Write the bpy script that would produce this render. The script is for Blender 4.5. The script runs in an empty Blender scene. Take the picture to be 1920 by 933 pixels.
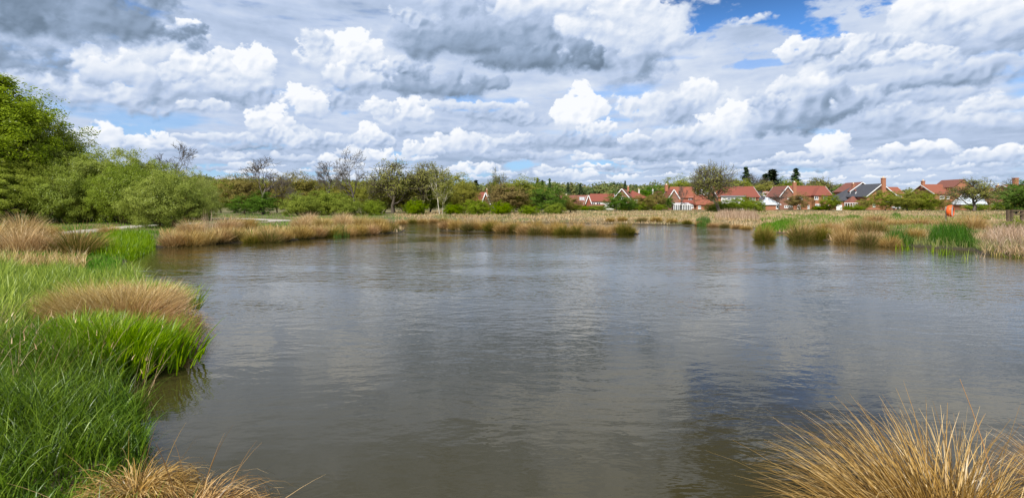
import bpy, math, random
import numpy as np
R = math.radians
SC = bpy.context.scene
COL = SC.collection
F, HY, CH = 1066.0, 383.0, 2.1      # focal length and horizon of the photograph in its pixels, eye height above the water

# ---------------------------------------------------------------- camera
cam = bpy.data.cameras.new('camera'); camo = bpy.data.objects.new('camera', cam); COL.objects.link(camo)
camo.location = (0, 0, CH); camo.rotation_euler = (R(90), 0, 0)
cam.sensor_width = 36; cam.lens = 36 * F / 1920
cam.shift_y = -(933 / 2 - HY) / 1920
cam.clip_start = 0.05; cam.clip_end = 6000
SC.camera = camo

# ---------------------------------------------------------------- exposure
SC.view_settings.view_transform = 'Standard'; SC.view_settings.look = 'None'
SC.view_settings.exposure = 0.35; SC.view_settings.gamma = 1.0
SC.render.engine = 'CYCLES'
SC.cycles.max_bounces = 5; SC.cycles.diffuse_bounces = 4; SC.cycles.glossy_bounces = 2
SC.cycles.transmission_bounces = 2; SC.cycles.transparent_max_bounces = 4
SC.cycles.use_denoising = True

# ---------------------------------------------------------------- sun
SUN_AZ, SUN_EL = R(-156), R(45)     # azimuth clockwise from the viewing direction: behind and to the left
sd = (math.sin(SUN_AZ) * math.cos(SUN_EL), math.cos(SUN_AZ) * math.cos(SUN_EL), math.sin(SUN_EL))
sun = bpy.data.lights.new('sun', 'SUN'); sun.energy = 4.8; sun.angle = R(0.5); sun.color = (1.0, 0.95, 0.87)
suno = bpy.data.objects.new('sun', sun); COL.objects.link(suno)
from mathutils import Vector
suno.rotation_euler = Vector(sd).to_track_quat('Z', 'Y').to_euler()

# ---------------------------------------------------------------- node helper
class N:
    def __init__(s, tree): s.t = tree; s.n = tree.nodes; s.l = tree.links
    def put(s, sock, v):
        if v is None: return
        if isinstance(v, bpy.types.NodeSocket): s.l.new(v, sock)
        else: sock.default_value = v
    def new(s, typ, ins=None, **kw):
        nd = s.n.new(typ)
        for k, v in kw.items(): setattr(nd, k, v)
        for k, v in (ins or {}).items(): s.put(nd.inputs[k], v)
        return nd
    def m(s, op, a, b=None, c=None, clamp=False):
        nd = s.n.new('ShaderNodeMath'); nd.operation = op; nd.use_clamp = clamp
        s.put(nd.inputs[0], a); s.put(nd.inputs[1], b); s.put(nd.inputs[2], c)
        return nd.outputs[0]
    def v(s, op, a, b=None, c=None):
        nd = s.n.new('ShaderNodeVectorMath'); nd.operation = op
        s.put(nd.inputs[0], a); s.put(nd.inputs[1], b); s.put(nd.inputs[2], c)
        return nd.outputs['Value'] if op in ('LENGTH', 'DOT_PRODUCT') else nd.outputs[0]
    def mix(s, f, a, b):
        nd = s.n.new('ShaderNodeMix'); nd.data_type = 'RGBA'; nd.clamp_factor = True
        s.put(nd.inputs[0], f); s.put(nd.inputs[6], a); s.put(nd.inputs[7], b)
        return nd.outputs[2]
    def mixf(s, f, a, b):
        nd = s.n.new('ShaderNodeMix'); nd.data_type = 'FLOAT'; nd.clamp_factor = True
        s.put(nd.inputs[0], f); s.put(nd.inputs[2], a); s.put(nd.inputs[3], b)
        return nd.outputs[0]
    def ss(s, x, a, b, lo=0.0, hi=1.0):
        nd = s.n.new('ShaderNodeMapRange'); nd.interpolation_type = 'SMOOTHSTEP'
        s.put(nd.inputs[0], x); nd.inputs[1].default_value = a; nd.inputs[2].default_value = b
        nd.inputs[3].default_value = lo; nd.inputs[4].default_value = hi
        return nd.outputs[0]
    def noise(s, vec, scale, det=3, rough=0.5, dist=0.0, col=False):
        nd = s.new('ShaderNodeTexNoise', {'Vector': vec, 'Scale': scale, 'Detail': det, 'Roughness': rough, 'Distortion': dist})
        return nd.outputs['Color' if col else 'Fac']
    def ramp(s, fac, stops):
        nd = s.n.new('ShaderNodeValToRGB'); s.put(nd.inputs[0], fac); cr = nd.color_ramp
        while len(cr.elements) < len(stops): cr.elements.new(0.5)
        for e, (p, c) in zip(cr.elements, stops): e.position = p; e.color = (*c, 1)
        return nd.outputs[0]

# ---------------------------------------------------------------- sky: Nishita air, banks of cumulus laid on compass bearing and elevation
# cloud cover field: grid over compass bearing u (-0.96..0.96 rad) and tangent of elevation v (0..0.78)
SKW, SKH, SKU, SKV = 2304, 936, 0.96, 0.78
def fbm_tile(n, rng, beta, lo=2, hi=1e9, rot=0):
    f = np.fft.fftfreq(n) * n
    k = np.sqrt(f[:, None] ** 2 + f[None, :] ** 2); k[0, 0] = 1
    amp = k ** (-beta) * (k >= lo) * (k <= hi)
    a = np.fft.ifft2(amp * np.exp(2j * np.pi * rng.random((n, n)))).real
    return ((a - a.mean()) / a.std()).astype(np.float32)
def make_cloud_cover():
    rng = np.random.default_rng(11)
    T = 1024
    wx, wy = fbm_tile(T, rng, 1.75, 3), fbm_tile(T, rng, 1.75, 3)
    # billows: octaves of folded noise, round tops and sharp creases
    bil = np.zeros((T, T), np.float32); amp = 1.0
    for o in range(6):
        c = 6 * 2 ** o
        q = fbm_tile(T, rng, 0.3, c * .6, c * 1.6)
        bil += amp * (0.8 - np.abs(q)); amp *= 0.56
        if o == 2: bil2 = bil.copy()
    bil2 = (bil2 - bil2.mean()) / bil2.std(); bil = (bil - bil.mean()) / bil.std()
    soft = fbm_tile(T, rng, 1.9, 2)
    def samp(t, x, y):
        x = np.mod(x, 1.0) * T; y = np.mod(y, 1.0) * T
        x0 = x.astype(np.int32); y0 = y.astype(np.int32); fx = (x - x0).astype(np.float32); fy = (y - y0).astype(np.float32)
        x0 %= T; y0 %= T; x1 = (x0 + 1) % T; y1 = (y0 + 1) % T
        return (t[y0, x0] * (1 - fx) + t[y0, x1] * fx) * (1 - fy) + (t[y1, x0] * (1 - fx) + t[y1, x1] * fx) * fy
    def ss(x, a, b):
        t = np.clip((x - a) / (b - a), 0, 1); return t * t * (3 - 2 * t)
    def box(t, r):
        for _ in range(2):
            for ax_ in (0, 1):
                n_ = t.shape[ax_]; rr_ = min(r, (n_ - 1) // 2)
                if rr_ < 1: continue
                p = np.pad(t, [(rr_ + 1, rr_) if i == ax_ else (0, 0) for i in (0, 1)], 'edge')
                cs = np.cumsum(p, ax_, dtype=np.float64)
                t = ((np.take(cs, range(2 * rr_ + 1, n_ + 2 * rr_ + 1), ax_) - np.take(cs, range(0, n_), ax_)) / (2 * rr_ + 1)).astype(np.float32)
        return t
    S = SKW / (2 * SKU)                                # grid cells per radian
    X, Y = np.meshgrid(np.arange(SKW, dtype=np.float32), np.arange(SKH, dtype=np.float32))
    v = Y / S; u = X / S - SKU
    per = 1.0 / (v + 0.12)                             # cloud base seen in perspective
    b = 0.645 + 0.035 * samp(soft, u * 0.35, v * 1.1) + 0.03 * samp(soft, u * 1.2, v * 4.5 + .3) + 0.02 * samp(bil, u * per * .25, per * .35)
    cov = samp(soft, u * 0.7 + .4, v * 3.2) * .6 + samp(soft, u * 1.9 + .1, v * 8.5) * .5
    A = ss(cov, -2.2, -0.6) * .65 + .35
    def hole(px, py, rx, ry, k):
        a0 = math.atan((px - 960) / F); c = math.cos(a0)
        dx = (u - a0) / (rx / F * c * c); dy = (v - (HY - py) / F * c) / (ry / F * c)
        d = np.sqrt(dx * dx + dy * dy) + 0.28 * samp(wx, u * 1.6, v * 3.2) + .07 * samp(bil, u * 1.2, v * 1.4)
        return 1 - k * (1 - ss(d, 0.6, 1.25))
    for h in [(1455, -8, 200, 72, 1), (1440, -190, 300, 165, 1), (420, 322, 50, 13, .9), (250, 243, 80, 12, .7), (760, 298, 40, 14, .8),
              (590, 322, 50, 8, .7), (1150, 312, 50, 11, .7), (975, 310, 25, 9, .8), (650, 212, 30, 10, .8), (860, 338, 60, 8, .6), (1420, 120, 60, 7, .6),
              (480, 275, 60, 8, .4), (1560, 245, 30, 8, .4)]:
        A = A * hole(*h)
    cl = [
     # px, py, half width, half height, brightness, top-to-base contrast, softness
     (300, 350, 150, 7, .72, .15, .5), (640, 347, 110, 7, .74, .15, .5), (1020, 350, 90, 7, .74, .15, .5), (1240, 336, 140, 9, .64, .1, .5), (1700, 332, 250, 14, .62, .12, .5), (1450, 318, 150, 10, .62, .15, .5),
     (400, 300, 70, 9, .74, .3, .35), (340, 280, 90, 12, .66, .4, .35), (700, 322, 50, 7, .72, .3, .35), (1080, 332, 45, 12, .82, .4, .25), (1165, 335, 34, 9, .80, .4, .25), (1035, 318, 36, 9, .8, .4, .25),
     (890, 318, 62, 13, .90, .35, .2), (930, 300, 70, 12, .62, .3, .4), (620, 305, 50, 14, .80, .45, .25), (712, 295, 30, 22, .93, .45, .15), (545, 300, 60, 14, .66, .4, .3), (660, 290, 40, 18, .82, .5, .2),
     (1200, 316, 120, 10, .58, .3, .4), (1330, 325, 80, 9, .66, .3, .35), (1600, 312, 90, 9, .64, .3, .35), (1880, 325, 90, 9, .64, .3, .35),
     (185, 262, 52, 34, .86, .55, .16), (140, 270, 34, 20, .80, .4, .2), (280, 275, 70, 20, .84, .5, .2), (300, 268, 30, 20, .94, .35, .16), (400, 262, 90, 16, .72, .45, .25), (460, 275, 80, 18, .60, .35, .35),
     (1110, 270, 230, 26, .55, .35, .35), (1250, 290, 170, 22, .56, .35, .35), (1000, 296, 120, 14, .60, .35, .35), (850, 245, 150, 16, .55, .3, .4),
     (560, 265, 80, 24, .62, .5, .25), (500, 236, 48, 38, .97, .55, .10), (545, 262, 50, 26, .78, .5, .18), (600, 190, 60, 34, .62, .35, .3), (575, 205, 44, 38, .92, .55, .12), (700, 262, 38, 26, .80, .5, .15), (650, 268, 46, 20, .74, .5, .2),
     (870, 276, 80, 28, .86, .5, .14), (800, 284, 50, 22, .82, .5, .16), (950, 270, 60, 20, .70, .5, .2), (755, 222, 52, 32, .88, .5, .14), (715, 210, 40, 26, .78, .45, .2), (890, 203, 120, 18, .80, .55, .2), (960, 225, 120, 26, .56, .35, .35),
     (1340, 215, 130, 50, .64, .5, .25), (1290, 190, 66, 34, .80, .5, .18), (1370, 240, 56, 44, .92, .55, .12), (1290, 262, 80, 28, .70, .5, .2), (1210, 215, 60, 40, .74, .5, .2), (1085, 215, 44, 46, 1.03, .40, .08), (1120, 245, 40, 26, .92, .4, .12), (1190, 262, 30, 18, .80, .4, .2),
     (1640, 215, 150, 50, .66, .5, .25), (1660, 196, 66, 26, .82, .4, .2), (1820, 235, 160, 40, .66, .5, .25), (1720, 180, 130, 34, .70, .45, .22), (1880, 205, 90, 30, .76, .45, .22), (1510, 205, 104, 60, .58, .75, .15), (1500, 168, 70, 30, .82, .4, .2), (1440, 195, 40, 26, .72, .5, .2),
     (1550, 288, 50, 36, .94, .6, .12), (1490, 300, 60, 16, .66, .5, .2), (1600, 300, 40, 14, .7, .5, .2), (1720, 290, 76, 26, .82, .6, .16), (1670, 312, 60, 13, .72, .5, .2), (1860, 298, 80, 24, .76, .6, .18), (1790, 318, 60, 10, .7, .4, .25),
     (90, 175, 140, 46, .72, .6, .18), (210, 190, 110, 38, .70, .7, .16), (165, 125, 46, 34, .90, .4, .14), (60, 160, 70, 34, .78, .4, .2), (265, 150, 110, 60, .80, .6, .14), (345, 80, 46, 44, .88, .5, .10), (290, 110, 60, 44, .88, .4, .14), (415, 165, 90, 56, .80, .75, .12),
     (375, 205, 60, 18, .74, .5, .2), (475, 140, 40, 52, .93, .5, .10), (400, 130, 50, 34, .93, .4, .12), (350, 140, 44, 40, .86, .4, .15),
     (640, 125, 66, 62, .90, .55, .12), (700, 155, 100, 42, .74, .7, .15), (590, 90, 24, 34, .80, .3, .3), (675, 110, 40, 34, .95, .4, .12), (830, 165, 130, 36, .42, .35, .22), (760, 130, 60, 24, .70, .5, .25),
     (80, 20, 330, 110, .30, .05, .35), (240, 60, 180, 46, .34, .1, .3), (0, 115, 170, 50, .40, .08, .4),
     (1150, 110, 165, 85, .66, .4, .22), (1205, 80, 80, 64, .82, .5, .14), (1060, 30, 170, 110, .72, .5, .2), (900, 70, 160, 84, .50, .5, .2), (785, 50, 46, 36, .56, .5, .2), (1105, 50, 80, 62, .90, .5, .14), (925, 88, 165, 60, .43, .4, .28), (1015, 118, 150, 38, .30, .4, .25), (1030, 20, 110, 46, .84, .4, .2), (1170, 30, 60, 60, .88, .4, .15),
     (1400, 40, 60, 14, .72, .3, .45), (1540, 98, 90, 30, .80, .5, .14), (1810, 75, 165, 95, .70, .5, .18), (1620, 124, 120, 24, .66, .5, .22), (1800, 145, 190, 40, .52, .6, .22), (1720, 108, 100, 26, .88, .4, .2), (1640, 90, 60, 30, .78, .4, .2), (1880, 50, 110, 60, .82, .4, .2), (1780, 40, 80, 34, .84, .4, .2),
     (1100, -120, 190, 130, .80, .3, .25), (820, -110, 240, 110, .46, .3, .3), (400, -130, 320, 120, .62, .2, .35), (1860, -120, 190, 110, .74, .4, .25), (0, -150, 260, 120, .5, .3, .3),
     (1000, -330, 260, 90, .6, .4, .3), (1800, -340, 220, 90, .7, .4, .3), (300, -340, 300, 90, .6, .4, .3),
    ]
    low = []
    for py, rx0, ry0 in ((352, 26, 3.5), (345, 34, 5), (336, 40, 7), (325, 46, 9), (311, 52, 11), (296, 60, 13)):
        px = -40 + rng.uniform(0, 60)
        while px < 1980:
            if rng.random() < .72:
                k = rng.uniform(.5, 1.3); low.append((px, py + rng.uniform(-4, 4), rx0 * k * rng.uniform(.8, 1.5), ry0 * k, rng.uniform(.66, .88), rng.uniform(.4, .65), rng.uniform(.14, .3)))
            px += rx0 * rng.uniform(.9, 2.6)
    cl = cl[:6] + low + cl[6:]
    L = np.array([-0.52, 0.66, 0.54], np.float32)
    for ci, (px, py, rx, ry, br, ct, sf) in enumerate(cl):
        a0 = math.atan((px - 960) / F); c = math.cos(a0)
        cx = (a0 + SKU) * S; cy = (HY - py) / F * c * S; ax = rx / F * c * c * S; ay = ry / F * c * S
        m = 1.55
        x0, x1 = int(max(0, cx - m * ax - 6)), int(min(SKW, cx + m * ax + 6)); y0, y1 = int(max(0, cy - m * ay - 6)), int(min(SKH, cy + m * ay + 6))
        if x1 - x0 < 4 or y1 - y0 < 4: continue
        gx, gy = np.meshgrid(np.arange(x0, x1, dtype=np.float32), np.arange(y0, y1, dtype=np.float32))
        sc = 1.0 / (90 + 1.6 * max(ax, ay) + 2.5 * ay); ox, oy = rng.random(2)
        nx, ny = gx * sc + ox, gy * sc * 1.15 + oy
        wamp = 0.10 * min(ay, ax) + 2.0
        X1 = gx + wamp * samp(wx, nx * .5, ny * .5); Y1 = gy + wamp * .8 * samp(wy, nx * .5, ny * .5)
        # lumps along the top of a flat-based mass
        npf = int(6 + 14 * min(1, ax / 60))
        h = np.zeros_like(gx); dn = np.full_like(gx, -1.0)
        asp = ax / ay
        for k in range(npf):
            t = rng.uniform(-0.82, 0.82); top = math.sqrt(max(0.05, 1 - t * t))
            r = ay * rng.uniform(0.35, 0.62) * (0.55 + 0.45 * top)
            pyk = cy + ay * (rng.uniform(-0.25, top * .72))
            pxk = cx + ax * t
            rr = r * (1.0 if asp < 2 else rng.uniform(1.0, 1.5))
            dd = ((X1 - pxk) / rr) ** 2 + ((Y1 - pyk) / r) ** 2
            h = np.maximum(h, r * np.sqrt(np.clip(1 - dd * .75, 0, 1)))
            dn = np.maximum(dn, (1 - dd * .75) * min(1.0, r / ay + .35))
        dx, dy = (X1 - cx) / ax, (Y1 - cy) / ay
        dd = dx * dx * 1.15 + np.where(dy < 0, (dy * 1.9) ** 2, dy ** 2 * 1.5)
        dn = np.maximum(dn, 1 - dd)
        h = np.maximum(h, ay * .62 * np.sqrt(np.clip(1 - dd, 0, 1)))
        bl = samp(bil, nx, ny)
        b2 = samp(bil2, nx, ny)
        hb = h + bl * (0.10 * ay + 1.0) * np.clip(h / (0.25 * ay), 0, 1)
        wb = ss(dy, 0.15, -0.55)
        edge = (sf * 2.0 + .16) * (1 - wb) + min(1.3, sf * 2.6 + .7) * wb
        a = ss(dn + .10 * bl * (1 - .5 * wb) + .10 * samp(wy, nx * 1.4, ny * 1.4) - .06, 0.0, edge)
        hs = h + b2 * 0.09 * ay * np.clip(h / (0.3 * ay), 0, 1)
        gyv, gxv = np.gradient(box(hs, max(2, int(ay * .10))))
        nrm = 1 / np.sqrt(gxv ** 2 + gyv ** 2 + 1.0)
        lam = (-gxv * L[0] - gyv * L[1] + L[2]) * nrm
        gyf, gxf = np.gradient(box(hb, 1))
        lf = np.clip(-(gxf * L[0] + gyf * L[1]), -1.2, 1.2)
        vert = np.clip((gy - cy) / ay, -.9, 1)
        val = br - .07 + ct * .50 * vert + (lam - 0.5) * (.13 + .12 * ct) + .018 * lf + .015 * b2 + .06 * samp(soft, nx * .7, ny * .7)
        if br < .5: val = br + ct * .35 * vert + (lam - .5) * .12 + .012 * lf + .03 * samp(soft, nx * .7, ny * .7)
        if br >= .5: val = .645 + (val - .62) * .78
        b[y0:y1, x0:x1] = b[y0:y1, x0:x1] * (1 - a) + val * a
        A[y0:y1, x0:x1] = np.maximum(A[y0:y1, x0:x1], a)
    b = b + .012 * samp(wx, u * 3, v * 4)
    return np.clip(b, 0, 1.1), np.clip(A, 0, 1)

W = bpy.data.worlds.new('World'); SC.world = W; W.use_nodes = True
def build_sky():
    b, A = make_cloud_cover()
    img = bpy.data.images.new('cloud_cover', SKW, SKH, alpha=False, float_buffer=True, is_data=True)
    buf = np.ones((SKH, SKW, 4), np.float32); buf[..., 0] = b; buf[..., 1] = A
    img.pixels.foreach_set(buf.ravel()); img.update()
    t = W.node_tree; t.nodes.clear(); n = N(t)
    sky = n.new('ShaderNodeTexSky', sky_type='NISHITA', sun_disc=False)
    sky.sun_elevation = SUN_EL; sky.sun_rotation = SUN_AZ
    sky.air_density = 1.0; sky.dust_density = 0.6; sky.ozone_density = 2.0
    d = n.new('ShaderNodeTexCoord').outputs['Generated']
    x, y, z = n.new('ShaderNodeSeparateXYZ', {0: d}).outputs
    az = n.m('ARCTAN2', x, y)
    hor = n.m('SQRT', n.m('ADD', n.m('MULTIPLY', x, x), n.m('MULTIPLY', y, y)))
    te = n.m('MAXIMUM', n.m('DIVIDE', z, n.m('MAXIMUM', hor, 0.05)), 0.001)
    uv = n.new('ShaderNodeCombineXYZ', {0: n.m('MULTIPLY_ADD', az, 1 / (2 * SKU), 0.5), 1: n.m('DIVIDE', te, SKV), 2: 0.0}).outputs[0]
    im = n.new('ShaderNodeTexImage', {0: uv}, image=img, extension='MIRROR')
    bb, aa, _ = n.new('ShaderNodeSeparateColor', {0: im.outputs[0]}).outputs
    col = n.ramp(bb, [(0.0, (.11, .15, .21)), (.25, (.175, .242, .335)), (.45, (.31, .405, .56)), (.62, (.50, .60, .79)), (.80, (.72, .785, .895)), (.98, (.93, .95, .99))])
    air = n.v('MULTIPLY', sky.outputs[0], AIR)
    air = n.mix(n.ss(te, 0.30, 0.0, 0, .6), air, (.40, .60, .84, 1))
    air = n.mix(n.ss(te, 0.25, 0.44, 0, .90), air, (.026, .05, .085, 1))
    c = n.mix(aa, air, col)
    c = n.mix(n.ss(te, 0.08, 0.0, 0, .4), c, (.56, .68, .84, 1))
    # colours above are final radiance; the Background keeps a daylight strength of 0.1
    sc = n.n.new('ShaderNodeVectorMath'); sc.operation = 'SCALE'; n.l.new(c, sc.inputs[0]); sc.inputs['Scale'].default_value = 8.1
    bg = n.new('ShaderNodeBackground', {0: sc.outputs[0], 1: 0.1})
    n.new('ShaderNodeOutputWorld', {0: bg.outputs[0]})
AIR = (.055, .100, .155)
build_sky()
W.cycles.sampling_method = 'MANUAL'; W.cycles.sample_map_resolution = 512

# ---------------------------------------------------------------- tags and mesh helpers
def tag(o, label=None, cat=None, group=None, kind=None):
    for k, v in (('label', label), ('category', cat), ('group', group), ('kind', kind)):
        if v: o[k] = v
    return o
def mesh_np(name, V, Fq, mat=None, tint=None, smooth=False, along=None):
    """V (n,3), Fq (m,k) of equal face size"""
    V = np.ascontiguousarray(V, np.float32); Fq = np.ascontiguousarray(Fq, np.int32)
    me = bpy.data.meshes.new(name); m, k = Fq.shape
    me.vertices.add(len(V)); me.vertices.foreach_set('co', V.ravel())
    me.loops.add(m * k); me.loops.foreach_set('vertex_index', Fq.ravel())
    me.polygons.add(m); me.polygons.foreach_set('loop_start', np.arange(0, m * k, k, dtype=np.int32))
    me.update(calc_edges=True)
    if smooth: me.polygons.foreach_set('use_smooth', np.ones(m, bool))
    if tint is not None:
        a = me.attributes.new('tint', 'FLOAT', 'POINT'); a.data.foreach_set('value', np.ascontiguousarray(tint, np.float32))
    if along is not None:
        a = me.attributes.new('along', 'FLOAT', 'POINT'); a.data.foreach_set('value', np.ascontiguousarray(along, np.float32))
    if mat: me.materials.append(mat)
    return me
def put(name, me, parent=None, loc=(0, 0, 0), rz=0.0, sc=None):
    o = bpy.data.objects.new(name, me); COL.objects.link(o)
    if parent: o.parent = parent
    o.location = loc; o.rotation_euler = (0, 0, rz)
    if sc is not None: o.scale = (sc, sc, sc) if not isinstance(sc, tuple) else sc
    return o
def copy_tree(o, parent=None):
    c = o.copy(); COL.objects.link(c)
    if parent is not None: c.parent = parent
    for ch in list(o.children): copy_tree(ch, c)
    return c
class MB:
    def __init__(s): s.v = []; s.f = []
    def poly(s, vs, fs):
        b = len(s.v); s.v += [tuple(map(float, p)) for p in vs]; s.f += [tuple(b + i for i in f) for f in fs]; return s
    def box(s, x0, x1, y0, y1, z0, z1):
        return s.poly([(x0, y0, z0), (x1, y0, z0), (x1, y1, z0), (x0, y1, z0), (x0, y0, z1), (x1, y0, z1), (x1, y1, z1), (x0, y1, z1)],
                      [(0, 3, 2, 1), (4, 5, 6, 7), (0, 1, 5, 4), (1, 2, 6, 5), (2, 3, 7, 6), (3, 0, 4, 7)])
    def bar(s, a, b, w, h=None):
        a, b = Vector(a), Vector(b); d = (b - a).normalized(); up = Vector((0, 0, 1)) if abs(d.z) < .95 else Vector((1, 0, 0))
        x = d.cross(up).normalized() * w / 2; y = d.cross(x).normalized() * (h or w) / 2
        c = [a - x - y, a + x - y, a + x + y, a - x + y, b - x - y, b + x - y, b + x + y, b - x + y]
        return s.poly(c, [(0, 3, 2, 1), (4, 5, 6, 7), (0, 1, 5, 4), (1, 2, 6, 5), (2, 3, 7, 6), (3, 0, 4, 7)])
    def tube(s, a, b, ra, rb, n=10):
        a, b = Vector(a), Vector(b); d = (b - a).normalized(); up = Vector((0, 0, 1)) if abs(d.z) < .95 else Vector((1, 0, 0))
        x = d.cross(up).normalized(); y = d.cross(x)
        vs = [c + (x * math.cos(2 * math.pi * i / n) + y * math.sin(2 * math.pi * i / n)) * r for c, r in ((a, ra), (b, rb)) for i in range(n)]
        return s.poly(vs, [(i, (i + 1) % n, n + (i + 1) % n, n + i) for i in range(n)] + [tuple(range(n))[::-1], tuple(range(n, 2 * n))])
    def build(s, name, mat, parent=None, bevel=0):
        me = bpy.data.meshes.new(name); me.from_pydata(s.v, [], s.f); me.materials.append(mat); me.update()
        o = bpy.data.objects.new(name, me); COL.objects.link(o)
        if parent: o.parent = parent
        if bevel:
            md = o.modifiers.new('bevel', 'BEVEL'); md.width = bevel; md.segments = 2
        return o
def empty(name, loc, rz=0):
    o = bpy.data.objects.new(name, None); COL.objects.link(o); o.location = loc; o.rotation_euler = (0, 0, rz); o.empty_display_size = .3; return o
def sstep(x, a, b):
    t = np.clip((x - a) / (b - a), 0, 1); return t * t * (3 - 2 * t)
def GX(px, Y): return (px - 960) / F * Y
def GZ(py, Y): return CH - (py - HY) / F * Y

# ---------------------------------------------------------------- materials
def mat(name, fn):
    m = bpy.data.materials.new(name); m.use_nodes = True; t = m.node_tree; t.nodes.clear(); n = N(t)
    sh = fn(n); n.new('ShaderNodeOutputMaterial', {0: sh}); return m
def bsdf(n, col, rough=.8, bump=None, spec=.3, metal=0.0):
    return n.new('ShaderNodeBsdfPrincipled', {'Base Color': col, 'Roughness': rough, 'Normal': bump, 'Specular IOR Level': spec, 'Metallic': metal}).outputs[0]
def pos(n): return n.new('ShaderNodeNewGeometry').outputs['Position']
def attr(n, nm): return n.new('ShaderNodeAttribute', attribute_name=nm).outputs['Fac']
def leafy(cols, trans=.35, gloss=.0, along=None, patch=None, hue=.25):
    """cols: dark to light leaf colours by leaf; along: (base colour, mid colour, tip colour) blends"""
    def fn(n):
        t = attr(n, 'tint')
        c = n.ramp(t, [(i / max(1, len(cols) - 1), k) for i, k in enumerate(cols)])
        if along:
            al = attr(n, 'along')
            for (a, b, cc) in along:
                f = n.ss(n.m('ADD', al, n.m('MULTIPLY', n.m('SUBTRACT', t, .5), .5)), a, b)
                c = n.mix(f, c, (*cc, 1))
        if patch:
            for (sc, a, b, cc, k) in patch:
                c = n.mix(n.m('MULTIPLY', n.ss(n.noise(pos(n), sc, 3, .6), a, b), k), c, (*cc, 1))
        rnd = n.new('ShaderNodeObjectInfo').outputs['Random']
        hs = n.new('ShaderNodeHueSaturation', {'Hue': n.m('MULTIPLY_ADD', rnd, .05 * hue * 2, .5 - .05 * hue), 'Saturation': n.m('MULTIPLY_ADD', rnd, .2, .9), 'Value': n.m('MULTIPLY_ADD', rnd, -.22, 1.14), 'Color': c}).outputs[0]
        d = n.new('ShaderNodeBsdfDiffuse', {0: hs}).outputs[0]
        tr = n.new('ShaderNodeBsdfTranslucent', {0: hs}).outputs[0]
        s = n.new('ShaderNodeMixShader', {0: trans, 1: d, 2: tr}).outputs[0]
        if gloss:
            g = n.new('ShaderNodeBsdfGlossy', {0: (.9, .95, .9, 1), 1: .38}).outputs[0]
            s = n.new('ShaderNodeMixShader', {0: gloss, 1: s, 2: g}).outputs[0]
        return s
    return fn
M = {}
M['grass_near'] = mat('grass_near', leafy([(.026, .048, .006), (.075, .130, .010), (.14, .225, .016), (.26, .35, .04)], .4, .02, along=[(.97, 1.25, (.16, .24, .06))], patch=[(.5, .45, .75, (.10, .30, .02), .5)]))
M['reed_bright'] = mat('reed_bright', leafy([(.08, .14, .010), (.17, .27, .015), (.28, .40, .022), (.42, .52, .05)], .42, .025))
M['reed_dark'] = mat('reed_dark', leafy([(.022, .06, .008), (.05, .13, .012), (.10, .21, .02)], .35, .01))
M['straw'] = mat('straw', leafy([(.13, .065, .025), (.33, .18, .065), (.50, .30, .12), (.66, .46, .25)], .2, .03))
M['rush_tan'] = mat('rush_tan', leafy([(.20, .11, .03), (.36, .215, .065), (.50, .33, .12), (.58, .43, .20)], .25, .01, along=[(.45, .0, (.085, .10, .018))]))
M['rush_green'] = mat('rush_green', leafy([(.06, .085, .012), (.12, .14, .018), (.20, .18, .035), (.28, .22, .06)], .25, .01, along=[(.5, 1.0, (.46, .28, .10))]))
M['dead_reed'] = mat('dead_reed', leafy([(.16, .10, .05), (.30, .20, .11), (.44, .31, .19), (.58, .45, .31)], .2, .02))
M['dead_grass'] = mat('dead_grass', leafy([(.24, .15, .05), (.44, .29, .11), (.60, .42, .19), (.70, .55, .30)], .25, .02))
M['meadow'] = mat('meadow', leafy([(.30, .20, .095), (.44, .31, .16), (.54, .40, .22), (.62, .49, .31)], .25, 0,
                                  patch=[(.16, .52, .62, (.13, .19, .035), .75), (.45, .58, .66, (.05, .14, .015), .8), (.09, .55, .7, (.30, .15, .07), .6)]))
M['lawn'] = mat('lawn', leafy([(.05, .14, .015), (.09, .22, .02), (.14, .29, .03), (.26, .30, .08)], .35, 0, patch=[(.25, .5, .7, (.28, .24, .09), .7)]))
M['willow_leaf'] = mat('willow_leaf', leafy([(.15, .19, .018), (.25, .31, .026), (.34, .42, .036), (.44, .51, .065)], .55, .01))
M['willow_pale'] = mat('willow_pale', leafy([(.15, .19, .03), (.24, .29, .045), (.32, .38, .065), (.40, .46, .11)], .55, .01))
M['bright_leaf'] = mat('bright_leaf', leafy([(.10, .15, .012), (.17, .24, .016), (.24, .31, .022), (.32, .38, .04)], .5, 0))
M['green_leaf'] = mat('green_leaf', leafy([(.05, .105, .014), (.09, .17, .02), (.13, .23, .028), (.18, .28, .04)], .45, 0))
M['olive_leaf'] = mat('olive_leaf', leafy([(.15, .18, .028), (.23, .26, .038), (.32, .34, .05), (.40, .40, .07)], .5, 0, hue=.5))
M['brown_leaf'] = mat('brown_leaf', leafy([(.15, .13, .04), (.22, .185, .05), (.29, .25, .06), (.34, .31, .08)], .45, 0, hue=.5))
M['oak_bud'] = mat('oak_bud', leafy([(.14, .16, .03), (.22, .24, .045), (.30, .31, .065), (.40, .39, .11)], .5, 0))
M['conifer'] = mat('conifer', leafy([(.045, .075, .032), (.07, .11, .045), (.10, .15, .06)], .1, 0))
def bark(c1, c2):
    def fn(n):
        c = n.mix(n.noise(pos(n), 3.0, 4, .7), (*c1, 1), (*c2, 1)); return bsdf(n, c, .9)
    return fn
M['bark'] = mat('bark', bark((.07, .055, .04), (.16, .135, .11)))
M['bark_grey'] = mat('bark_grey', bark((.06, .052, .042), (.15, .13, .11)))
M['bark_pale'] = mat('bark_pale', bark((.40, .36, .28), (.62, .58, .48)))
M['twig_olive'] = mat('twig_olive', bark((.10, .085, .03), (.18, .15, .06)))

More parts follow.
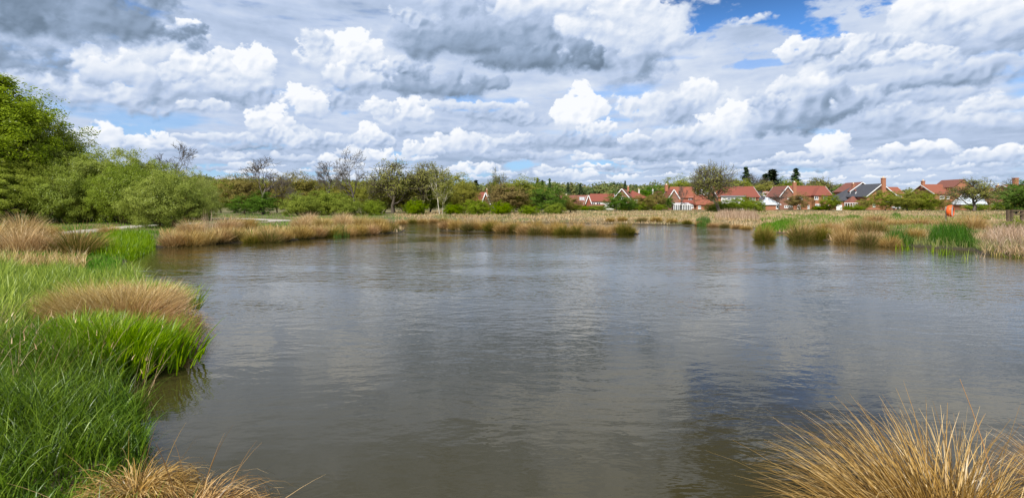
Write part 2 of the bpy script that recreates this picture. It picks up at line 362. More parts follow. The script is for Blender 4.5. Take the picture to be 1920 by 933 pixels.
# ---------------------------------------------------------------- pond outline, ground, water
POND = [(-1.7, 3.2), (-2.7, 4.1), (-3.2, 4.9), (-3.75, 5.6), (-4.5, 6.15), (-4.55, 6.6), (-4.4, 7.3), (-4.75, 8.2), (-5.2, 9.2), (-5.9, 10.2), (-6.9, 11.1), (-7.6, 12.0), (-9.0, 13.8),
        (-11.6, 17.0), (-14.0, 20.6), (-15.6, 24.0), (-17.4, 26.8), (-16.6, 29.0), (-14.7, 31.2), (-12.9, 32.4), (-12.4, 35.2), (-11.5, 37.6), (-9.6, 40.2), (-8.2, 42.0), (-8.6, 46), (-11.5, 53), (-16, 61),
        (-13, 65.5), (-9, 69), (-2, 66), (4, 64), (10, 60.5), (14, 58.5), (18, 57), (20.5, 54), (21.5, 48.5), (20.6, 45.5), (19.4, 42.4), (19.6, 38.8), (18.2, 33.5), (18.9, 30.0), (20.2, 27.6), (21.0, 25.8), (19.6, 23.8), (20.6, 22.0),
        (27, 19.5), (31, 14), (28, 7), (16, 2.4), (8, 2.2), (4.2, 2.9), (2.6, 3.0), (1.2, 2.5), (-.4, 2.4)]
ISLAND = [(-6.0, 45.9), (-4.2, 44.2), (-1.5, 42.9), (1.6, 41.6), (5.0, 40.4), (7.8, 39.4), (9.0, 39.9), (9.3, 41.6), (7.6, 43.4), (4.6, 45.0), (1.0, 46.4), (-2.5, 48.0), (-5.2, 48.0)]
def sdist(X, Y, poly):
    """signed distance, negative inside"""
    P = np.array(poly, float); Q = np.roll(P, -1, 0)
    best = np.full(X.shape, 1e9); ins = np.zeros(X.shape, bool)
    for (ax, ay), (bx, by) in zip(P, Q):
        dx, dy = bx - ax, by - ay
        t = np.clip(((X - ax) * dx + (Y - ay) * dy) / (dx * dx + dy * dy), 0, 1)
        best = np.minimum(best, (X - ax - t * dx) ** 2 + (Y - ay - t * dy) ** 2)
        cr = ((ay > Y) != (by > Y)) & (X < dx * (Y - ay) / (dy + 1e-12) + ax)
        ins ^= cr
    d = np.sqrt(best); return np.where(ins, -d, d)
def shore_d(X, Y):
    """positive on land"""
    return np.maximum(sdist(X, Y, POND), -sdist(X, Y, ISLAND))
def ground_z(X, Y):
    X = np.asarray(X, float); Y = np.asarray(Y, float)
    d = shore_d(X, Y)
    z = np.clip(d * .5, -.7, .10) + .32 * sstep(d, .2, 5.0) + .05 * np.sin(X * .7 + 1.3 * np.sin(Y * .4)) * np.sin(Y * .55) * sstep(d, 1, 4)
    isl = sdist(X, Y, ISLAND) < .5
    return np.where(isl, np.clip(d * .3, -.7, .14), z)
def build_ground():
    fx = np.arange(-50, 50.01, .4); g = 50 * 1.12 ** np.arange(1, 39)
    xs = np.concatenate([-g[::-1], fx, g])
    ys = np.concatenate([[-400, -150, -60, -25, -12, -6], np.arange(-3, 75, .4), 75 * 1.1 ** np.arange(0, 44)])
    X, Y = np.meshgrid(xs, ys); Z = ground_z(X, Y)
    nx, ny = len(xs), len(ys); idx = np.arange(nx * ny).reshape(ny, nx)
    Fq = np.stack([idx[:-1, :-1], idx[:-1, 1:], idx[1:, 1:], idx[1:, :-1]], -1).reshape(-1, 4)
    def fn(n):
        p = pos(n)
        c = n.mix(n.ss(n.noise(p, .16, 3, .6), .45, .6), (.20, .15, .07, 1), (.08, .12, .025, 1))
        c = n.mix(n.ss(n.noise(p, 1.7, 4, .6), .45, .65), c, (.10, .075, .035, 1))
        z = n.new('ShaderNodeSeparateXYZ', {0: p}).outputs[2]
        c = n.mix(n.ss(z, .22, .02), c, (.045, .035, .02, 1))
        bp = n.new('ShaderNodeBump', {'Strength': .6, 'Distance': .05, 'Height': n.noise(p, 9, 4, .6)}).outputs[0]
        return bsdf(n, c, .95, bp)
    me = mesh_np('ground', np.stack([X, Y, Z], -1).reshape(-1, 3), Fq, mat('ground_soil', fn), smooth=True)
    tag(put('ground', me), kind='structure')
build_ground()
def water_mat(n):
    p = pos(n)
    y = n.new('ShaderNodeSeparateXYZ', {0: p}).outputs[1]
    warp = n.v('MULTIPLY', n.noise(p, .35, 1, .5, 0, True), (.8, .8, 0))
    ruff = n.ss(n.noise(n.v('MULTIPLY', p, (.6, 1.2, 1)), .20, 3, .6), .38, .60, .35, 1.0)
    far = n.ss(n.m('MULTIPLY_ADD', n.noise(p, .3, 2, .5), 6.0, y), 8, 17)
    amp = n.m('MULTIPLY', ruff, n.m('MULTIPLY_ADD', far, .72, .28))
    def hgt(off):
        q = n.v('MULTIPLY', n.v('ADD', n.v('ADD', p, off), warp), (1.0, 1.7, 1))
        return n.m('MULTIPLY_ADD', n.noise(q, 1.7, 1, .5), 1.0, n.m('MULTIPLY_ADD', n.noise(q, 4.6, 2, .55), .50, n.m('MULTIPLY', n.noise(q, 15.0, 1, .5), .09)))
    e = .015; h0, hx, hy = hgt((0, 0, 0)), hgt((e, 0, 0)), hgt((0, e, 0))
    k = n.m('MULTIPLY', amp, -WAVE / e)
    nv = n.new('ShaderNodeCombineXYZ', {0: n.m('MULTIPLY', n.m('SUBTRACT', hx, h0), k), 1: n.m('MULTIPLY', n.m('SUBTRACT', hy, h0), k), 2: 1.0}).outputs[0]
    nv = n.v('NORMALIZE', nv)
    murk = n.mix(n.noise(p, .25, 3, .5), (.043, .035, .011, 1), (.034, .028, .009, 1))
    return n.new('ShaderNodeBsdfPrincipled', {'Base Color': murk, 'Roughness': .03, 'IOR': 1.333, 'Normal': nv}).outputs[0]
WAVE = .025
me = bpy.data.meshes.new('pond_water'); me.from_pydata([(-45, -2, 0), (45, -2, 0), (45, 80, 0), (-45, 80, 0)], [], [(0, 1, 2, 3)])
me.materials.append(mat('pond_water', water_mat))
tag(put('water', me), kind='structure')

# gravel path on the left
def build_path():
    c = [(-60, 26), (-45, 29), (-33, 30.5), (-27, 32), (-26.0, 34.5), (-27.5, 40), (-28.5, 46), (-26.5, 50.5), (-23.0, 54), (-24.5, 59), (-33, 66), (-60, 75)]
    pts = []
    for i in range(len(c) - 1):
        p0, p1, p2, p3 = [np.array(c[max(0, min(len(c) - 1, i + k))], float) for k in (-1, 0, 1, 2)]
        for t in np.linspace(0, 1, 8, endpoint=False):
            pts.append(.5 * (2 * p1 + (p2 - p0) * t + (2 * p0 - 5 * p1 + 4 * p2 - p3) * t * t + (3 * p1 - p0 - 3 * p2 + p3) * t ** 3))
    pts = np.array(pts); d = np.gradient(pts, axis=0); d /= np.linalg.norm(d, axis=1)[:, None]; nrm = np.stack([-d[:, 1], d[:, 0]], 1)
    V = []
    for k in (-1.1, -.4, .4, 1.1): V.append(pts + nrm * k)
    V = np.stack(V, 1); Z = ground_z(V[..., 0], V[..., 1]) + .03
    V = np.concatenate([V, Z[..., None]], -1); m = len(pts); idx = np.arange(m * 4).reshape(m, 4)
    Fq = np.stack([idx[:-1, :-1], idx[:-1, 1:], idx[1:, 1:], idx[1:, :-1]], -1).reshape(-1, 4)
    fn = lambda n: bsdf(n, n.mix(n.noise(pos(n), 5, 5, .7), (.26, .23, .18, 1), (.44, .40, .33, 1)), .95)
    tag(put('path', mesh_np('path', V.reshape(-1, 3), Fq, mat('gravel', fn))), kind='structure')
    return pts
PATH = build_path()

# ---------------------------------------------------------------- blades, tufts and tussocks
def blades(rng, base, height, width, lean, az=None, droop=.35, seg=4, twist=None):
    """one tapering strip per row of base; lean is the angle from vertical at the foot; returns V, F, tint, along"""
    n = len(base)
    az = rng.uniform(0, 2 * np.pi, n) if az is None else az
    dx, dy = np.cos(az), np.sin(az)
    fa = rng.uniform(0, np.pi, n) if twist is None else az + np.pi / 2 + twist
    sx, sy = np.cos(fa), np.sin(fa)
    V = np.zeros((n, seg + 1, 2, 3), np.float32)
    p = np.array(base, float).copy(); th = np.array(lean, float).copy() * np.ones(n); dth = droop * rng.uniform(.5, 1.5, n) / seg
    for k in range(seg + 1):
        w = width * (1 - (k / seg) ** 1.6) * .5 + .0006
        V[:, k, 0] = np.stack([p[:, 0] - sx * w, p[:, 1] - sy * w, p[:, 2]], -1)
        V[:, k, 1] = np.stack([p[:, 0] + sx * w, p[:, 1] + sy * w, p[:, 2]], -1)
        l = height / seg
        p = p + np.stack([dx * np.sin(th) * l, dy * np.sin(th) * l, np.cos(th) * l], -1); th = th + dth * (1 + k * .5)
    idx = np.arange(n * (seg + 1) * 2).reshape(n, seg + 1, 2)
    Fq = np.stack([idx[:, :-1, 0], idx[:, :-1, 1], idx[:, 1:, 1], idx[:, 1:, 0]], -1).reshape(-1, 4)
    tint = np.repeat(rng.random(n), (seg + 1) * 2); al = np.tile(np.repeat(np.linspace(0, 1, seg + 1), 2), n)
    return V.reshape(-1, 3), Fq, tint, al
def blade_mesh(name, mt, *parts):
    V = []; Fq = []; T = []; A = []; o = 0
    for v, f, t, a in parts: V.append(v); Fq.append(f + o); T.append(t); A.append(a); o += len(v)
    return mesh_np(name, np.concatenate(V), np.concatenate(Fq), mt, np.concatenate(T), along=np.concatenate(A))
def scatter(rng, n, poly, thr=None):
    P = np.array(poly); lo, hi = P.min(0), P.max(0); out = np.zeros((0, 2))
    while len(out) < n:
        q = rng.uniform(lo, hi, (n * 2, 2)); q = q[sdist(q[:, 0], q[:, 1], poly) < 0]
        if thr is not None: q = q[thr(q[:, 0], q[:, 1])]
        out = np.concatenate([out, q])
    q = out[:n]; return q
def with_z(q, dz=-.03): return np.stack([q[:, 0], q[:, 1], ground_z(q[:, 0], q[:, 1]) + dz], -1)
def patchn(X, Y, s, seed):
    r = np.random.default_rng(seed); v = 0
    for k in range(5):
        a = r.uniform(0, 2 * np.pi); f = s * r.uniform(.6, 1.8)
        v = v + np.sin(f * (X * np.cos(a) + Y * np.sin(a)) + r.uniform(0, 6.28))
    return v / 2.2
def tussock_mesh(name, seed, n, rad, hgt, wid, mt, spread=R(48), droop=.7, bias=None, seg=4, second=None):
    rng = np.random.default_rng(seed)
    r = rad * np.sqrt(rng.random(n)); az = rng.uniform(0, 2 * np.pi, n)
    b = np.stack([r * np.cos(az), r * np.sin(az), np.full(n, -.05) - .05 * (r / rad)], -1)
    th = spread * (r / rad) ** .8 * rng.uniform(.5, 1.25, n) + rng.normal(0, .06, n)
    a2 = az + rng.normal(0, .35, n)
    if bias is not None:                                # (azimuth, tilt) the whole clump leans this way
        vx = np.cos(a2) * np.sin(th) + np.cos(bias[0]) * np.sin(bias[1]); vy = np.sin(a2) * np.sin(th) + np.sin(bias[0]) * np.sin(bias[1])
        a2 = np.arctan2(vy, vx); th = np.arcsin(np.clip(np.hypot(vx, vy), 0, .97))
    h = hgt * rng.uniform(.55, 1.1, n) * (1 - .25 * (r / rad) ** 2)
    parts = [blades(rng, b, h, wid * rng.uniform(.6, 1.3, n), np.abs(th), a2, droop, seg)]
    if seg >= 5:                                         # bent, broken and matted stems seen only close up
        m = n // 4; i = rng.integers(0, n, m)
        parts.append(blades(rng, b[i], hgt * rng.uniform(.25, .95, m), wid * rng.uniform(.5, 1.8, m), rng.uniform(.1, 1.25, m), rng.uniform(0, 2 * np.pi, m), 1.9, seg))
        m = 16; i = rng.integers(0, n, m); parts.append(blades(rng, b[i], hgt * rng.uniform(.95, 1.15, m), np.full(m, wid * .8), np.abs(th[i]) * .8, a2[i], .2, seg))
    return blade_mesh(name, mt, *parts)

# ================================================================ foreground vegetation
rng = np.random.default_rng(5)
def near_grass():
    # dark fine grass at the lower left
    poly = [(-9, 3.2), (-1.6, 3.0), (-2.6, 4.1), (-3.15, 4.9), (-3.6, 5.7), (-4.3, 6.4), (-5.0, 7.4), (-12, 8.0), (-12, 5)]
    q = scatter(rng, 52000, poly, lambda x, y: shore_d(x, y) > -.04)
    n = len(q); h = rng.uniform(.28, .62, n) * (1 - .25 * (q[:, 1] < 4.2)); a = rng.uniform(0, 6.28, n) + 0 * h; h = h * (1 + .28 * patchn(q[:, 0], q[:, 1], 7, 12)); h = h * np.where(np.hypot(q[:, 0] + 2.5, q[:, 1] - 3.9) < .75, .45, 1)
    v1 = blades(rng, with_z(q), h, rng.uniform(.006, .012, n), np.abs(rng.normal(.13, .2, n)), a, .7, 5)
    o = put('grass', blade_mesh('grass', M['grass_near'], v1)); tag(o, 'dense dark green meadow grass filling the lower left bank', 'grass', kind='stuff')
    q = scatter(rng, 260, [(-5.2, 5.2), (-3.9, 6.3), (-4.6, 7.6), (-8, 8.0), (-7.5, 6)]); n = len(q)
    v1 = blades(rng, with_z(q), rng.uniform(.6, .85, n), np.full(n, .004), np.abs(rng.normal(.15, .12, n)), rng.normal(.3, 1, n), .5, 4)
    m = 150; b = with_z(q[:m], .5) + np.stack([rng.normal(0, .03, m), rng.normal(0, .03, m), rng.uniform(-.1, .15, m)], -1)
    v2 = blades(rng, b, rng.uniform(.05, .09, m), np.full(m, .009), np.abs(rng.normal(.3, .3, m)), None, .4, 3)
    o = put('grass_seed_heads', blade_mesh('grass_seed_heads', M['dead_grass'], v1, v2)); tag(o, 'fine buff flowering stalks standing in the dark green grass', 'grass', kind='stuff')
    # reed sweet-grass, bright, the body of the little headland
    poly = [(-16, 7.2), (-5.0, 6.8), (-4.6, 9.4), (-5.2, 10.6), (-6.2, 11.5), (-7.6, 12.1), (-9.0, 13.8), (-10.2, 14.9), (-19, 15.0)]
    dead = lambda x, y: (((x + 6.25) / 1.25) ** 2 + ((y - 9.2) / 1.5) ** 2 + .25 * patchn(x, y, 3, 4) < 1)
    q = scatter(rng, 36000, poly, lambda x, y: (shore_d(x, y) > -.05) & ~dead(x, y)); n = len(q)
    v1 = blades(rng, with_z(q), rng.uniform(.30, .60, n) * (1 + .25 * patchn(q[:, 0], q[:, 1], 5, 3)), rng.uniform(.011, .022, n), np.abs(rng.normal(.1, .18, n)), None, .4, 4)
    o = put('reed_grass', blade_mesh('reed_grass', M['reed_bright'], v1)); tag(o, 'bright yellow-green sword-leaved reed grass covering the headland on the left', 'reed grass', kind='stuff')
near_grass()

def clump(name, me, x, y, label, cat, group=None, s=1.0, rz=0.0, dz=0.0, sz=None):
    z = float(ground_z(np.array([x]), np.array([y]))[0])
    o = put(name, me, loc=(x, y, max(z, -.06) + dz), rz=rz, sc=(s, s, (sz or 1.0) * s))
    return tag(o, label, cat, group)
# broad bright clump at the tip of the headland
def bright_clump():
    g = np.random.default_rng(8); n = 2600
    q = np.stack([g.normal(0, .34, n), g.normal(0, .30, n)], -1); r = np.hypot(q[:, 0], q[:, 1])
    b = np.stack([q[:, 0], q[:, 1], np.full(n, -.05)], -1)
    v = blades(g, b, g.uniform(.45, .78, n) * (1 - .12 * r), g.uniform(.018, .032, n), np.abs(g.normal(.05, .12, n)) + .30 * np.clip(r, 0, 1), np.arctan2(q[:, 1], q[:, 0]) + g.normal(0, .7, n), .38, 5)
    return blade_mesh('reed_clump', M['reed_bright'], v)
me = bright_clump()
clump('reed_clump', me, -5.0, 7.15, 'bright green broad-leaved reed clump leaning over the water at the headland tip', 'reed clump', s=.92)
clump('reed_clump', me, -5.7, 7.5, 'bright green reed clump in front of the brown dead rushes, left of the overhanging clump', 'reed clump', s=.85, rz=2)
clump('reed_clump', me, -6.9, 10.6, 'bright green reed clump on the far side of the brown dead rushes', 'reed clump', s=.9, rz=4)
# dead rush patches on the headland
me1 = tussock_mesh('dead_rush_clump', 21, 3400, .62, .92, .009, M['dead_grass'], R(26), .6, bias=(math.pi, .04))
me2 = tussock_mesh('dead_rush_clump', 22, 3000, .48, .80, .009, M['straw'], R(48), .8, bias=(0, .3))
for x, y, s, m_, lb in [(-6.95, 9.35, .85, me1, 'buff dead rush clump leaning left on the headland, furthest left of the brown clumps'), (-6.2, 9.0, .9, me1, 'buff dead rush clump in the middle of the green headland'),
                     (-5.55, 8.7, .95, me2, 'reddish brown dead rush clump drooping into the water at the headland edge'), (-6.3, 9.75, .85, me1, 'buff dead rush clump behind the middle clump of the headland'),
                     (-5.15, 8.0, .72, me2, 'small brown rush clump between the bright reeds and the open water')]:
    clump('dead_rush_clump', m_, x, y, lb, 'rush clump', s=s, rz=(0 if m_ is me1 else .3), dz=.07)
# straw tussocks right under the camera
a1 = tussock_mesh('straw_tussock', 31, 3600, .26, .66, .009, M['straw'], R(62), 1.7, seg=7)
clump('straw_tussock', a1, -2.60, 3.92, 'straw-coloured tussock drooping over the lower left bank beside the dark grass', 'tussock', s=.84, dz=.0)
a2 = tussock_mesh('straw_tussock', 32, 4200, .24, .78, .009, M['straw'], R(55), 1.8, bias=(0.0, .38), seg=7)
clump('straw_tussock', a2, -2.05, 3.75, 'straw-coloured tussock sweeping right over the water at the bottom edge', 'tussock', s=.86, dz=-.02)
a3 = tussock_mesh('rush_tussock', 33, 2600, .46, 1.0, .008, M['straw'], R(66), .5, bias=(math.pi * .93, .42), seg=5)
clump('rush_tussock', a3, 2.62, 3.64, 'big straw-brown rush tussock filling the lower right corner', 'tussock', s=.98, dz=.0)
a4 = tussock_mesh('rush_tussock', 34, 1200, .22, .85, .007, M['straw'], R(70), .6, bias=(math.pi * .6, .25), seg=5)
clump('rush_tussock', a4, 4.15, 4.15, 'sparse dead rush stems poking in at the right edge of the water', 'tussock', s=.8)
def stem(x, y, h, r, lean, az, label, mt='dead_reed'):
    z = float(ground_z(np.array([x]), np.array([y]))[0]); mb = MB(); p = Vector((0, 0, -.1)); d = Vector((math.sin(lean) * math.cos(az), math.sin(lean) * math.sin(az), math.cos(lean)))
    for k in range(5):
        p2 = p + d * (h + .1) / 5; mb.tube(p, p2, r * (1 - k * .15), r * (1 - (k + 1) * .15), 6); p = p2; d = (d + Vector((math.cos(az) * .05, math.sin(az) * .05, -.02))).normalized()
    o = mb.build('dead_reed', M[mt]); o.location = (x, y, max(z, 0)); a = o.data.attributes.new('tint', 'FLOAT', 'POINT'); a.data.foreach_set('value', np.full(len(o.data.vertices), .6, np.float32))
    tag(o, label, 'stem')
stem(3.22, 3.72, 1.0, .006, .16, math.pi, 'tall single dead reed stem standing out of the right corner tussock', 'straw')
stem(3.56, 3.75, .62, .005, .06, math.pi, 'short upright dead reed stem at the right of the corner tussock', 'straw')
stem(-6.95, 10.7, .95, .006, .10, math.pi, 'pale dead stem leaning left above the headland reeds')
stem(-6.75, 10.9, .80, .006, .05, 0, 'thinner pale dead stem right of the leaning one above the headland')

# ================================================================ tussocks round the pond
TM = {}
for i in range(3):
    TM['tan', i] = tussock_mesh('rush_tussock', 40 + i, 1500, .42, .95, .016, M['rush_tan'], R(52), .55)
    TM['green', i] = tussock_mesh('rush_tussock', 50 + i, 1500, .42, .95, .016, M['rush_green'], R(50), .5)
    TM['pale', i] = tussock_mesh('rush_tussock', 60 + i, 1200, .45, .95, .014, M['dead_grass'], R(38), .6)
cnt = [0]
def tuss(px, py, wpx, kind, label, group=None, hk=1.0, name='rush_tussock'):
    """a tussock whose foot stands at the given bearing and range"""
    Y = CH * F / (py - HY); x = GX(px, Y); w = wpx / F * Y; s = w / 1.55; cnt[0] += 1; i = cnt[0] % 3
    clump(name, TM[kind, i], x, Y + w * .25, label, 'tussock', group, s=s, rz=cnt[0] * 1.7, sz=hk)
tuss(125, 489, 110, 'green', 'large round rush tussock with a dark green base on the left bank', hk=1.1)
tuss(18, 492, 95, 'pale', 'pinkish buff tussock at the left edge of the picture, nearest of its group', hk=1.2)
tuss(62, 490, 80, 'pale', 'pinkish buff tussock touching the left side of the large round green-based one', hk=1.1)
tuss(-40, 488, 100, 'pale', 'buff tussock cut by the left edge of the picture', hk=1.2)
tuss(20, 470, 90, 'pale', 'buff tussock behind the nearest pair at the left edge', hk=1.2)
tuss(70, 462, 60, 'tan', 'brown tussock behind the buff group at the left edge')
tuss(196, 452, 40, 'pale', 'small buff tussock beside the gravel path on the left')
left = [(318, 463, 58, 'tan'), (345, 462, 66, 'tan'), (378, 459, 56, 'pale'), (405, 457, 54, 'tan'), (432, 455, 50, 'green'), (470, 456, 44, 'green'), (498, 455, 62, 'green'), (528, 452, 40, 'tan'), (560, 449, 52, 'tan'),
        (590, 446, 46, 'tan'), (618, 445, 46, 'green'), (645, 443, 46, 'tan'), (668, 441, 44, 'tan'), (690, 440, 42, 'tan'), (710, 438, 42, 'tan'), (728, 436, 40, 'green'),
        (350, 452, 60, 'pale'), (420, 446, 56, 'pale'), (455, 444, 50, 'tan'), (600, 436, 44, 'pale'), (640, 434, 44, 'pale'), (675, 433, 44, 'pale'), (705, 430, 40, 'tan'), (560, 438, 44, 'pale'), (575, 431, 44, 'pale'), (640, 428, 44, 'pale')]
for k, (a, b, c, d) in enumerate(left):
    lb = {0: 'orange-brown tussock at the left end of the row along the left shore', 6: 'dark green based tussock bulging from the left shore row, widest of that row', 15: 'tussock at the right tip of the left shore row, half green half tan'}.get(k, 'tan and green rush tussock in the row along the left shore')
    tuss(a, b, c, d, lb, 'rush tussocks along the left shore' if k not in (0, 6, 15) else None, hk=1.12)
isl = [(836, 432, 36, 'tan'), (856, 433, 38, 'tan'), (878, 434, 38, 'green'), (898, 434, 36, 'tan'), (920, 435, 38, 'green'), (942, 436, 40, 'tan'), (962, 436, 36, 'green'), (985, 437, 40, 'tan'), (1006, 438, 40, 'green'), (1030, 438, 42, 'tan'),
       (1056, 439, 42, 'green'), (1084, 439, 42, 'green'), (1110, 440, 40, 'green'), (1132, 440, 36, 'tan'), (1152, 439, 34, 'pale'), (1175, 440, 46, 'green'), (850, 430, 40, 'tan'), (885, 429, 42, 'pale'), (925, 429, 40, 'tan'), (965, 430, 40, 'pale'), (1005, 431, 42, 'tan'), (1045, 432, 42, 'tan'), (1085, 433, 40, 'tan'), (1120, 434, 40, 'pale')]
for k, (a, b, c, d) in enumerate(isl):
    lb = {0: 'tan tussock at the left end of the reed island', 15: 'round green based tussock at the right end of the island, standing slightly apart'}.get(k, 'tan topped rush tussock in the continuous fringe of the island')
    tuss(a, b, c, d, lb, 'rush tussocks on the island' if k not in (0, 15) else None, hk=1.12)
far = [(752, 420, 24), (772, 418, 24), (792, 418, 24), (812, 417, 24), (832, 417, 24), (1145, 419, 20), (1168, 419, 22), (1205, 420, 26), (1232, 420, 26), (1262, 421, 24), (1290, 422, 22), (1315, 423, 24), (1340, 425, 26), (1362, 426, 26), (1384, 428, 26), (1402, 430, 24)]
for k, (a, b, c) in enumerate(far):
    tuss(a, b, c, ('tan', 'green', 'tan')[k % 3], 'small brown rush tussock on the far shore ' + ('left of the island' if a < 900 else 'right of the island, below the houses'), 'rush tussocks on the far shore ' + ('left' if a < 900 else 'right'), hk=.95)
right = [(1592, 455, 48, 'tan', 'rust-brown tussock at the waterline between two olive ones on the right shore'), (1636, 459, 50, 'green', 'olive based tussock at the waterline just left of the smaller green reeds'), (1676, 463, 40, 'tan', 'low brown tussock in front of the smaller stand of green reeds'),
         (1438, 450, 46, 'green', 'lone round rush tussock standing in the water off the right shore'), (1508, 450, 56, 'green', 'rush tussock just right of the lone one standing in the water'),
         (1545, 450, 44, 'green', 'rush tussock touching its bigger neighbour near the lone one'), (1560, 440, 46, 'tan', 'rust-brown tussock on the bank behind the green based pair'),
         (1588, 449, 44, 'tan', 'low rust-brown tussock in the middle of the right shore'), (1622, 450, 52, 'green', 'broad olive tussock left of the first tall green reeds'), (1650, 451, 50, 'green', 'olive tussock touching the tall green reeds'),
         (1722, 458, 40, 'tan', 'brown tussock between the two stands of green reeds'), (1605, 436, 40, 'pale', 'pale tuft on the bank of the right shore'), (1690, 440, 50, 'tan', 'brown tussock behind the smaller stand of green reeds'),
         (1735, 440, 60, 'tan', 'brown tussock on the bank left of the orange lifebuoy post'), (1790, 442, 60, 'pale', 'buff tussock at the foot of the lifebuoy post'), (1835, 452, 60, 'tan', 'brown tussock between the green reeds and the dead reeds'),
         (1650, 428, 50, 'tan', 'brown tussock in the second row of the right shore')]
for a, b, c, d, lb in right: tuss(a, b, c, d, lb, hk=1.45 if b > 445 else .85)

# ---- stands of reeds
def stand(name, label, poly, n, h, w, mt, lean=.15, droop=.3, cat='reeds', thr=None, kind=None, az=None):
    q = scatter(rng, n, poly, thr); k = len(q)
    z = with_z(q); z[:, 2] = np.maximum(z[:, 2], -.08)
    dd = -sdist(q[:, 0], q[:, 1], poly); h = h * (.55 + .45 * sstep(dd, 0, .5)) * (1 + .15 * patchn(q[:, 0], q[:, 1], 4, 7))
    v = blades(rng, z, h * rng.uniform(.5, 1.15, k), w * rng.uniform(.6, 1.3, k), np.abs(rng.normal(lean * .6, lean, k)), az, droop, 4)
    c = v[0].reshape(-1, 3).mean(0); c[2] = 0
    v = (v[0] - c, *v[1:])
    return tag(put(name, blade_mesh(name, M[mt], v), loc=tuple(map(float, c))), label, cat, kind=kind)
def bp(px, py): Y = CH * F / (py - HY); return (GX(px, Y), Y)
stand('reed_bed', 'bright green reeds at the head of the left inlet beside the large round tussock', [bp(165, 488), bp(250, 490), bp(292, 466), bp(285, 456), bp(200, 458), bp(175, 470)], 9000, .55, .022, 'reed_bright', kind='stuff')
stand('reed_bed', 'smaller stand of tall dark green reeds on the right shore', [bp(1655, 461), bp(1712, 463), bp(1712, 455), bp(1660, 453)], 1100, .85, .015, 'reed_dark', .22, kind='stuff')
stand('reed_bed', 'larger stand of tall dark green reeds on the right shore below the lifebuoy', [bp(1738, 462), bp(1830, 469), bp(1822, 457), bp(1745, 454)], 2300, .95, .015, 'reed_dark', .2, kind='stuff')
stand('reed_bed', 'dead pale reeds crowding the bank at the right edge', [bp(1835, 468), bp(1860, 478), bp(1925, 484), bp(1990, 480), bp(1990, 450), bp(1850, 452)], 3000, .95, .014, 'dead_reed', .35, .6, kind='stuff')
stand('reed_bed', 'brown stubble and low leaves under the dead reeds at the right edge', [bp(1835, 470), bp(1860, 480), bp(1925, 486), bp(1990, 482), bp(1990, 470), bp(1850, 462)], 1800, .5, .03, 'rush_green', .5, .9, kind='stuff')
stand('reed_bed', 'pale dead reeds behind the far shore below the big oak', [bp(1340, 418), bp(1425, 421), bp(1420, 413), bp(1345, 411)], 2600, 1.1, .035, 'dead_reed', .1, .2, kind='stuff')
stand('reed_bed', 'bright green rushes behind the water channel on the right', [bp(1415, 436), bp(1500, 437), bp(1500, 424), bp(1420, 428)], 5200, .55, .04, 'lawn', .3, kind='stuff')
stand('reed_bed', 'dark blue-green rushes on the far shore right of the island', [bp(1306, 423.5), bp(1332, 425), bp(1332, 421), bp(1306, 420)], 900, .8, .04, 'reed_dark', .1, kind='stuff')
stand('reed_bed', 'pale dead reed stems between the left shore tussocks', [bp(365, 455), bp(400, 455), bp(415, 440), bp(370, 440)], 160, 1.3, .02, 'dead_reed', .06, .15, kind='stuff')
stand('reed_bed', 'green shoots mixed into the left shore row near its tip', [bp(625, 447), bp(655, 444), bp(655, 438), bp(625, 440)], 500, .8, .02, 'reed_dark', .12, kind='stuff')
for px, py, n, lb in [(1775, 478, 34, 'sparse green reed shoots standing in the water below the large dark reeds'), (1814, 486, 16, 'tiny group of green shoots out in the water near the right edge'), (1697, 468, 24, 'sparse green reed shoots in the water below the small dark reeds'), (1845, 484, 8, 'two or three dead shoots in the water by the dead reeds'), (1745, 474, 12, 'thin green shoots in the water left of the sparse clump')]:
    x, y = bp(px, py); g = np.random.default_rng(px); b = np.stack([g.normal(0, .18, n), g.normal(0, .12, n), np.full(n, -.1)], -1)
    v = blades(g, b, g.uniform(.25, .62, n), np.full(n, .02), np.abs(g.normal(.1, .12, n)), None, .3, 3)
    tag(put('reed_clump', blade_mesh('reed_clump', M['reed_bright' if n > 10 else 'dead_reed'], v), loc=(x, y, 0)), lb, 'reed clump')

# ---- meadow, lawns and banks: short growth nobody could count
def tufts(name, label, mt, n, poly=None, h=.4, w=.03, ymin=20, ymax=185, xlim=None, thr=None, lean=.3):
    """blades spread so that their density falls with distance as their size in view does"""
    if poly is None:
        u = rng.random(n * 3); Y = 1 / (1 / ymin + u * (1 / ymax - 1 / ymin)); px = rng.uniform(xlim[0], xlim[1], n * 3); X = GX(px, Y); q = np.stack([X, Y], -1)
    else: q = scatter(rng, n * 2, poly)
    d = shore_d(q[:, 0], q[:, 1]); ok = d > .1
    if thr is not None: ok &= thr(q[:, 0], q[:, 1])
    q = q[ok][:n]; k = len(q); sc = np.maximum(1, q[:, 1] / 45)
    v = blades(rng, with_z(q), h * rng.uniform(.5, 1.1, k), w * sc * rng.uniform(.6, 1.3, k), np.abs(rng.normal(lean, .3, k)), None, .5, 2)
    return tag(put(name, blade_mesh(name, M[mt], v)), label, 'grass', kind='stuff')
offpath = lambda x, y: np.min((x[:, None] - PATH[None, :, 0]) ** 2 + (y[:, None] - PATH[None, :, 1]) ** 2, 1) > 1.1
tufts('meadow_grass', 'dry tan meadow grass with green patches in front of the houses', 'meadow', 60000, h=.36, w=.05, ymin=30, ymax=142, xlim=(740, 2000))
tufts('meadow_grass', 'rough tan and green growth on the right bank', 'meadow', 16000, h=.5, w=.03, ymin=22, ymax=60, xlim=(1480, 2000), thr=lambda x, y: x > 14)
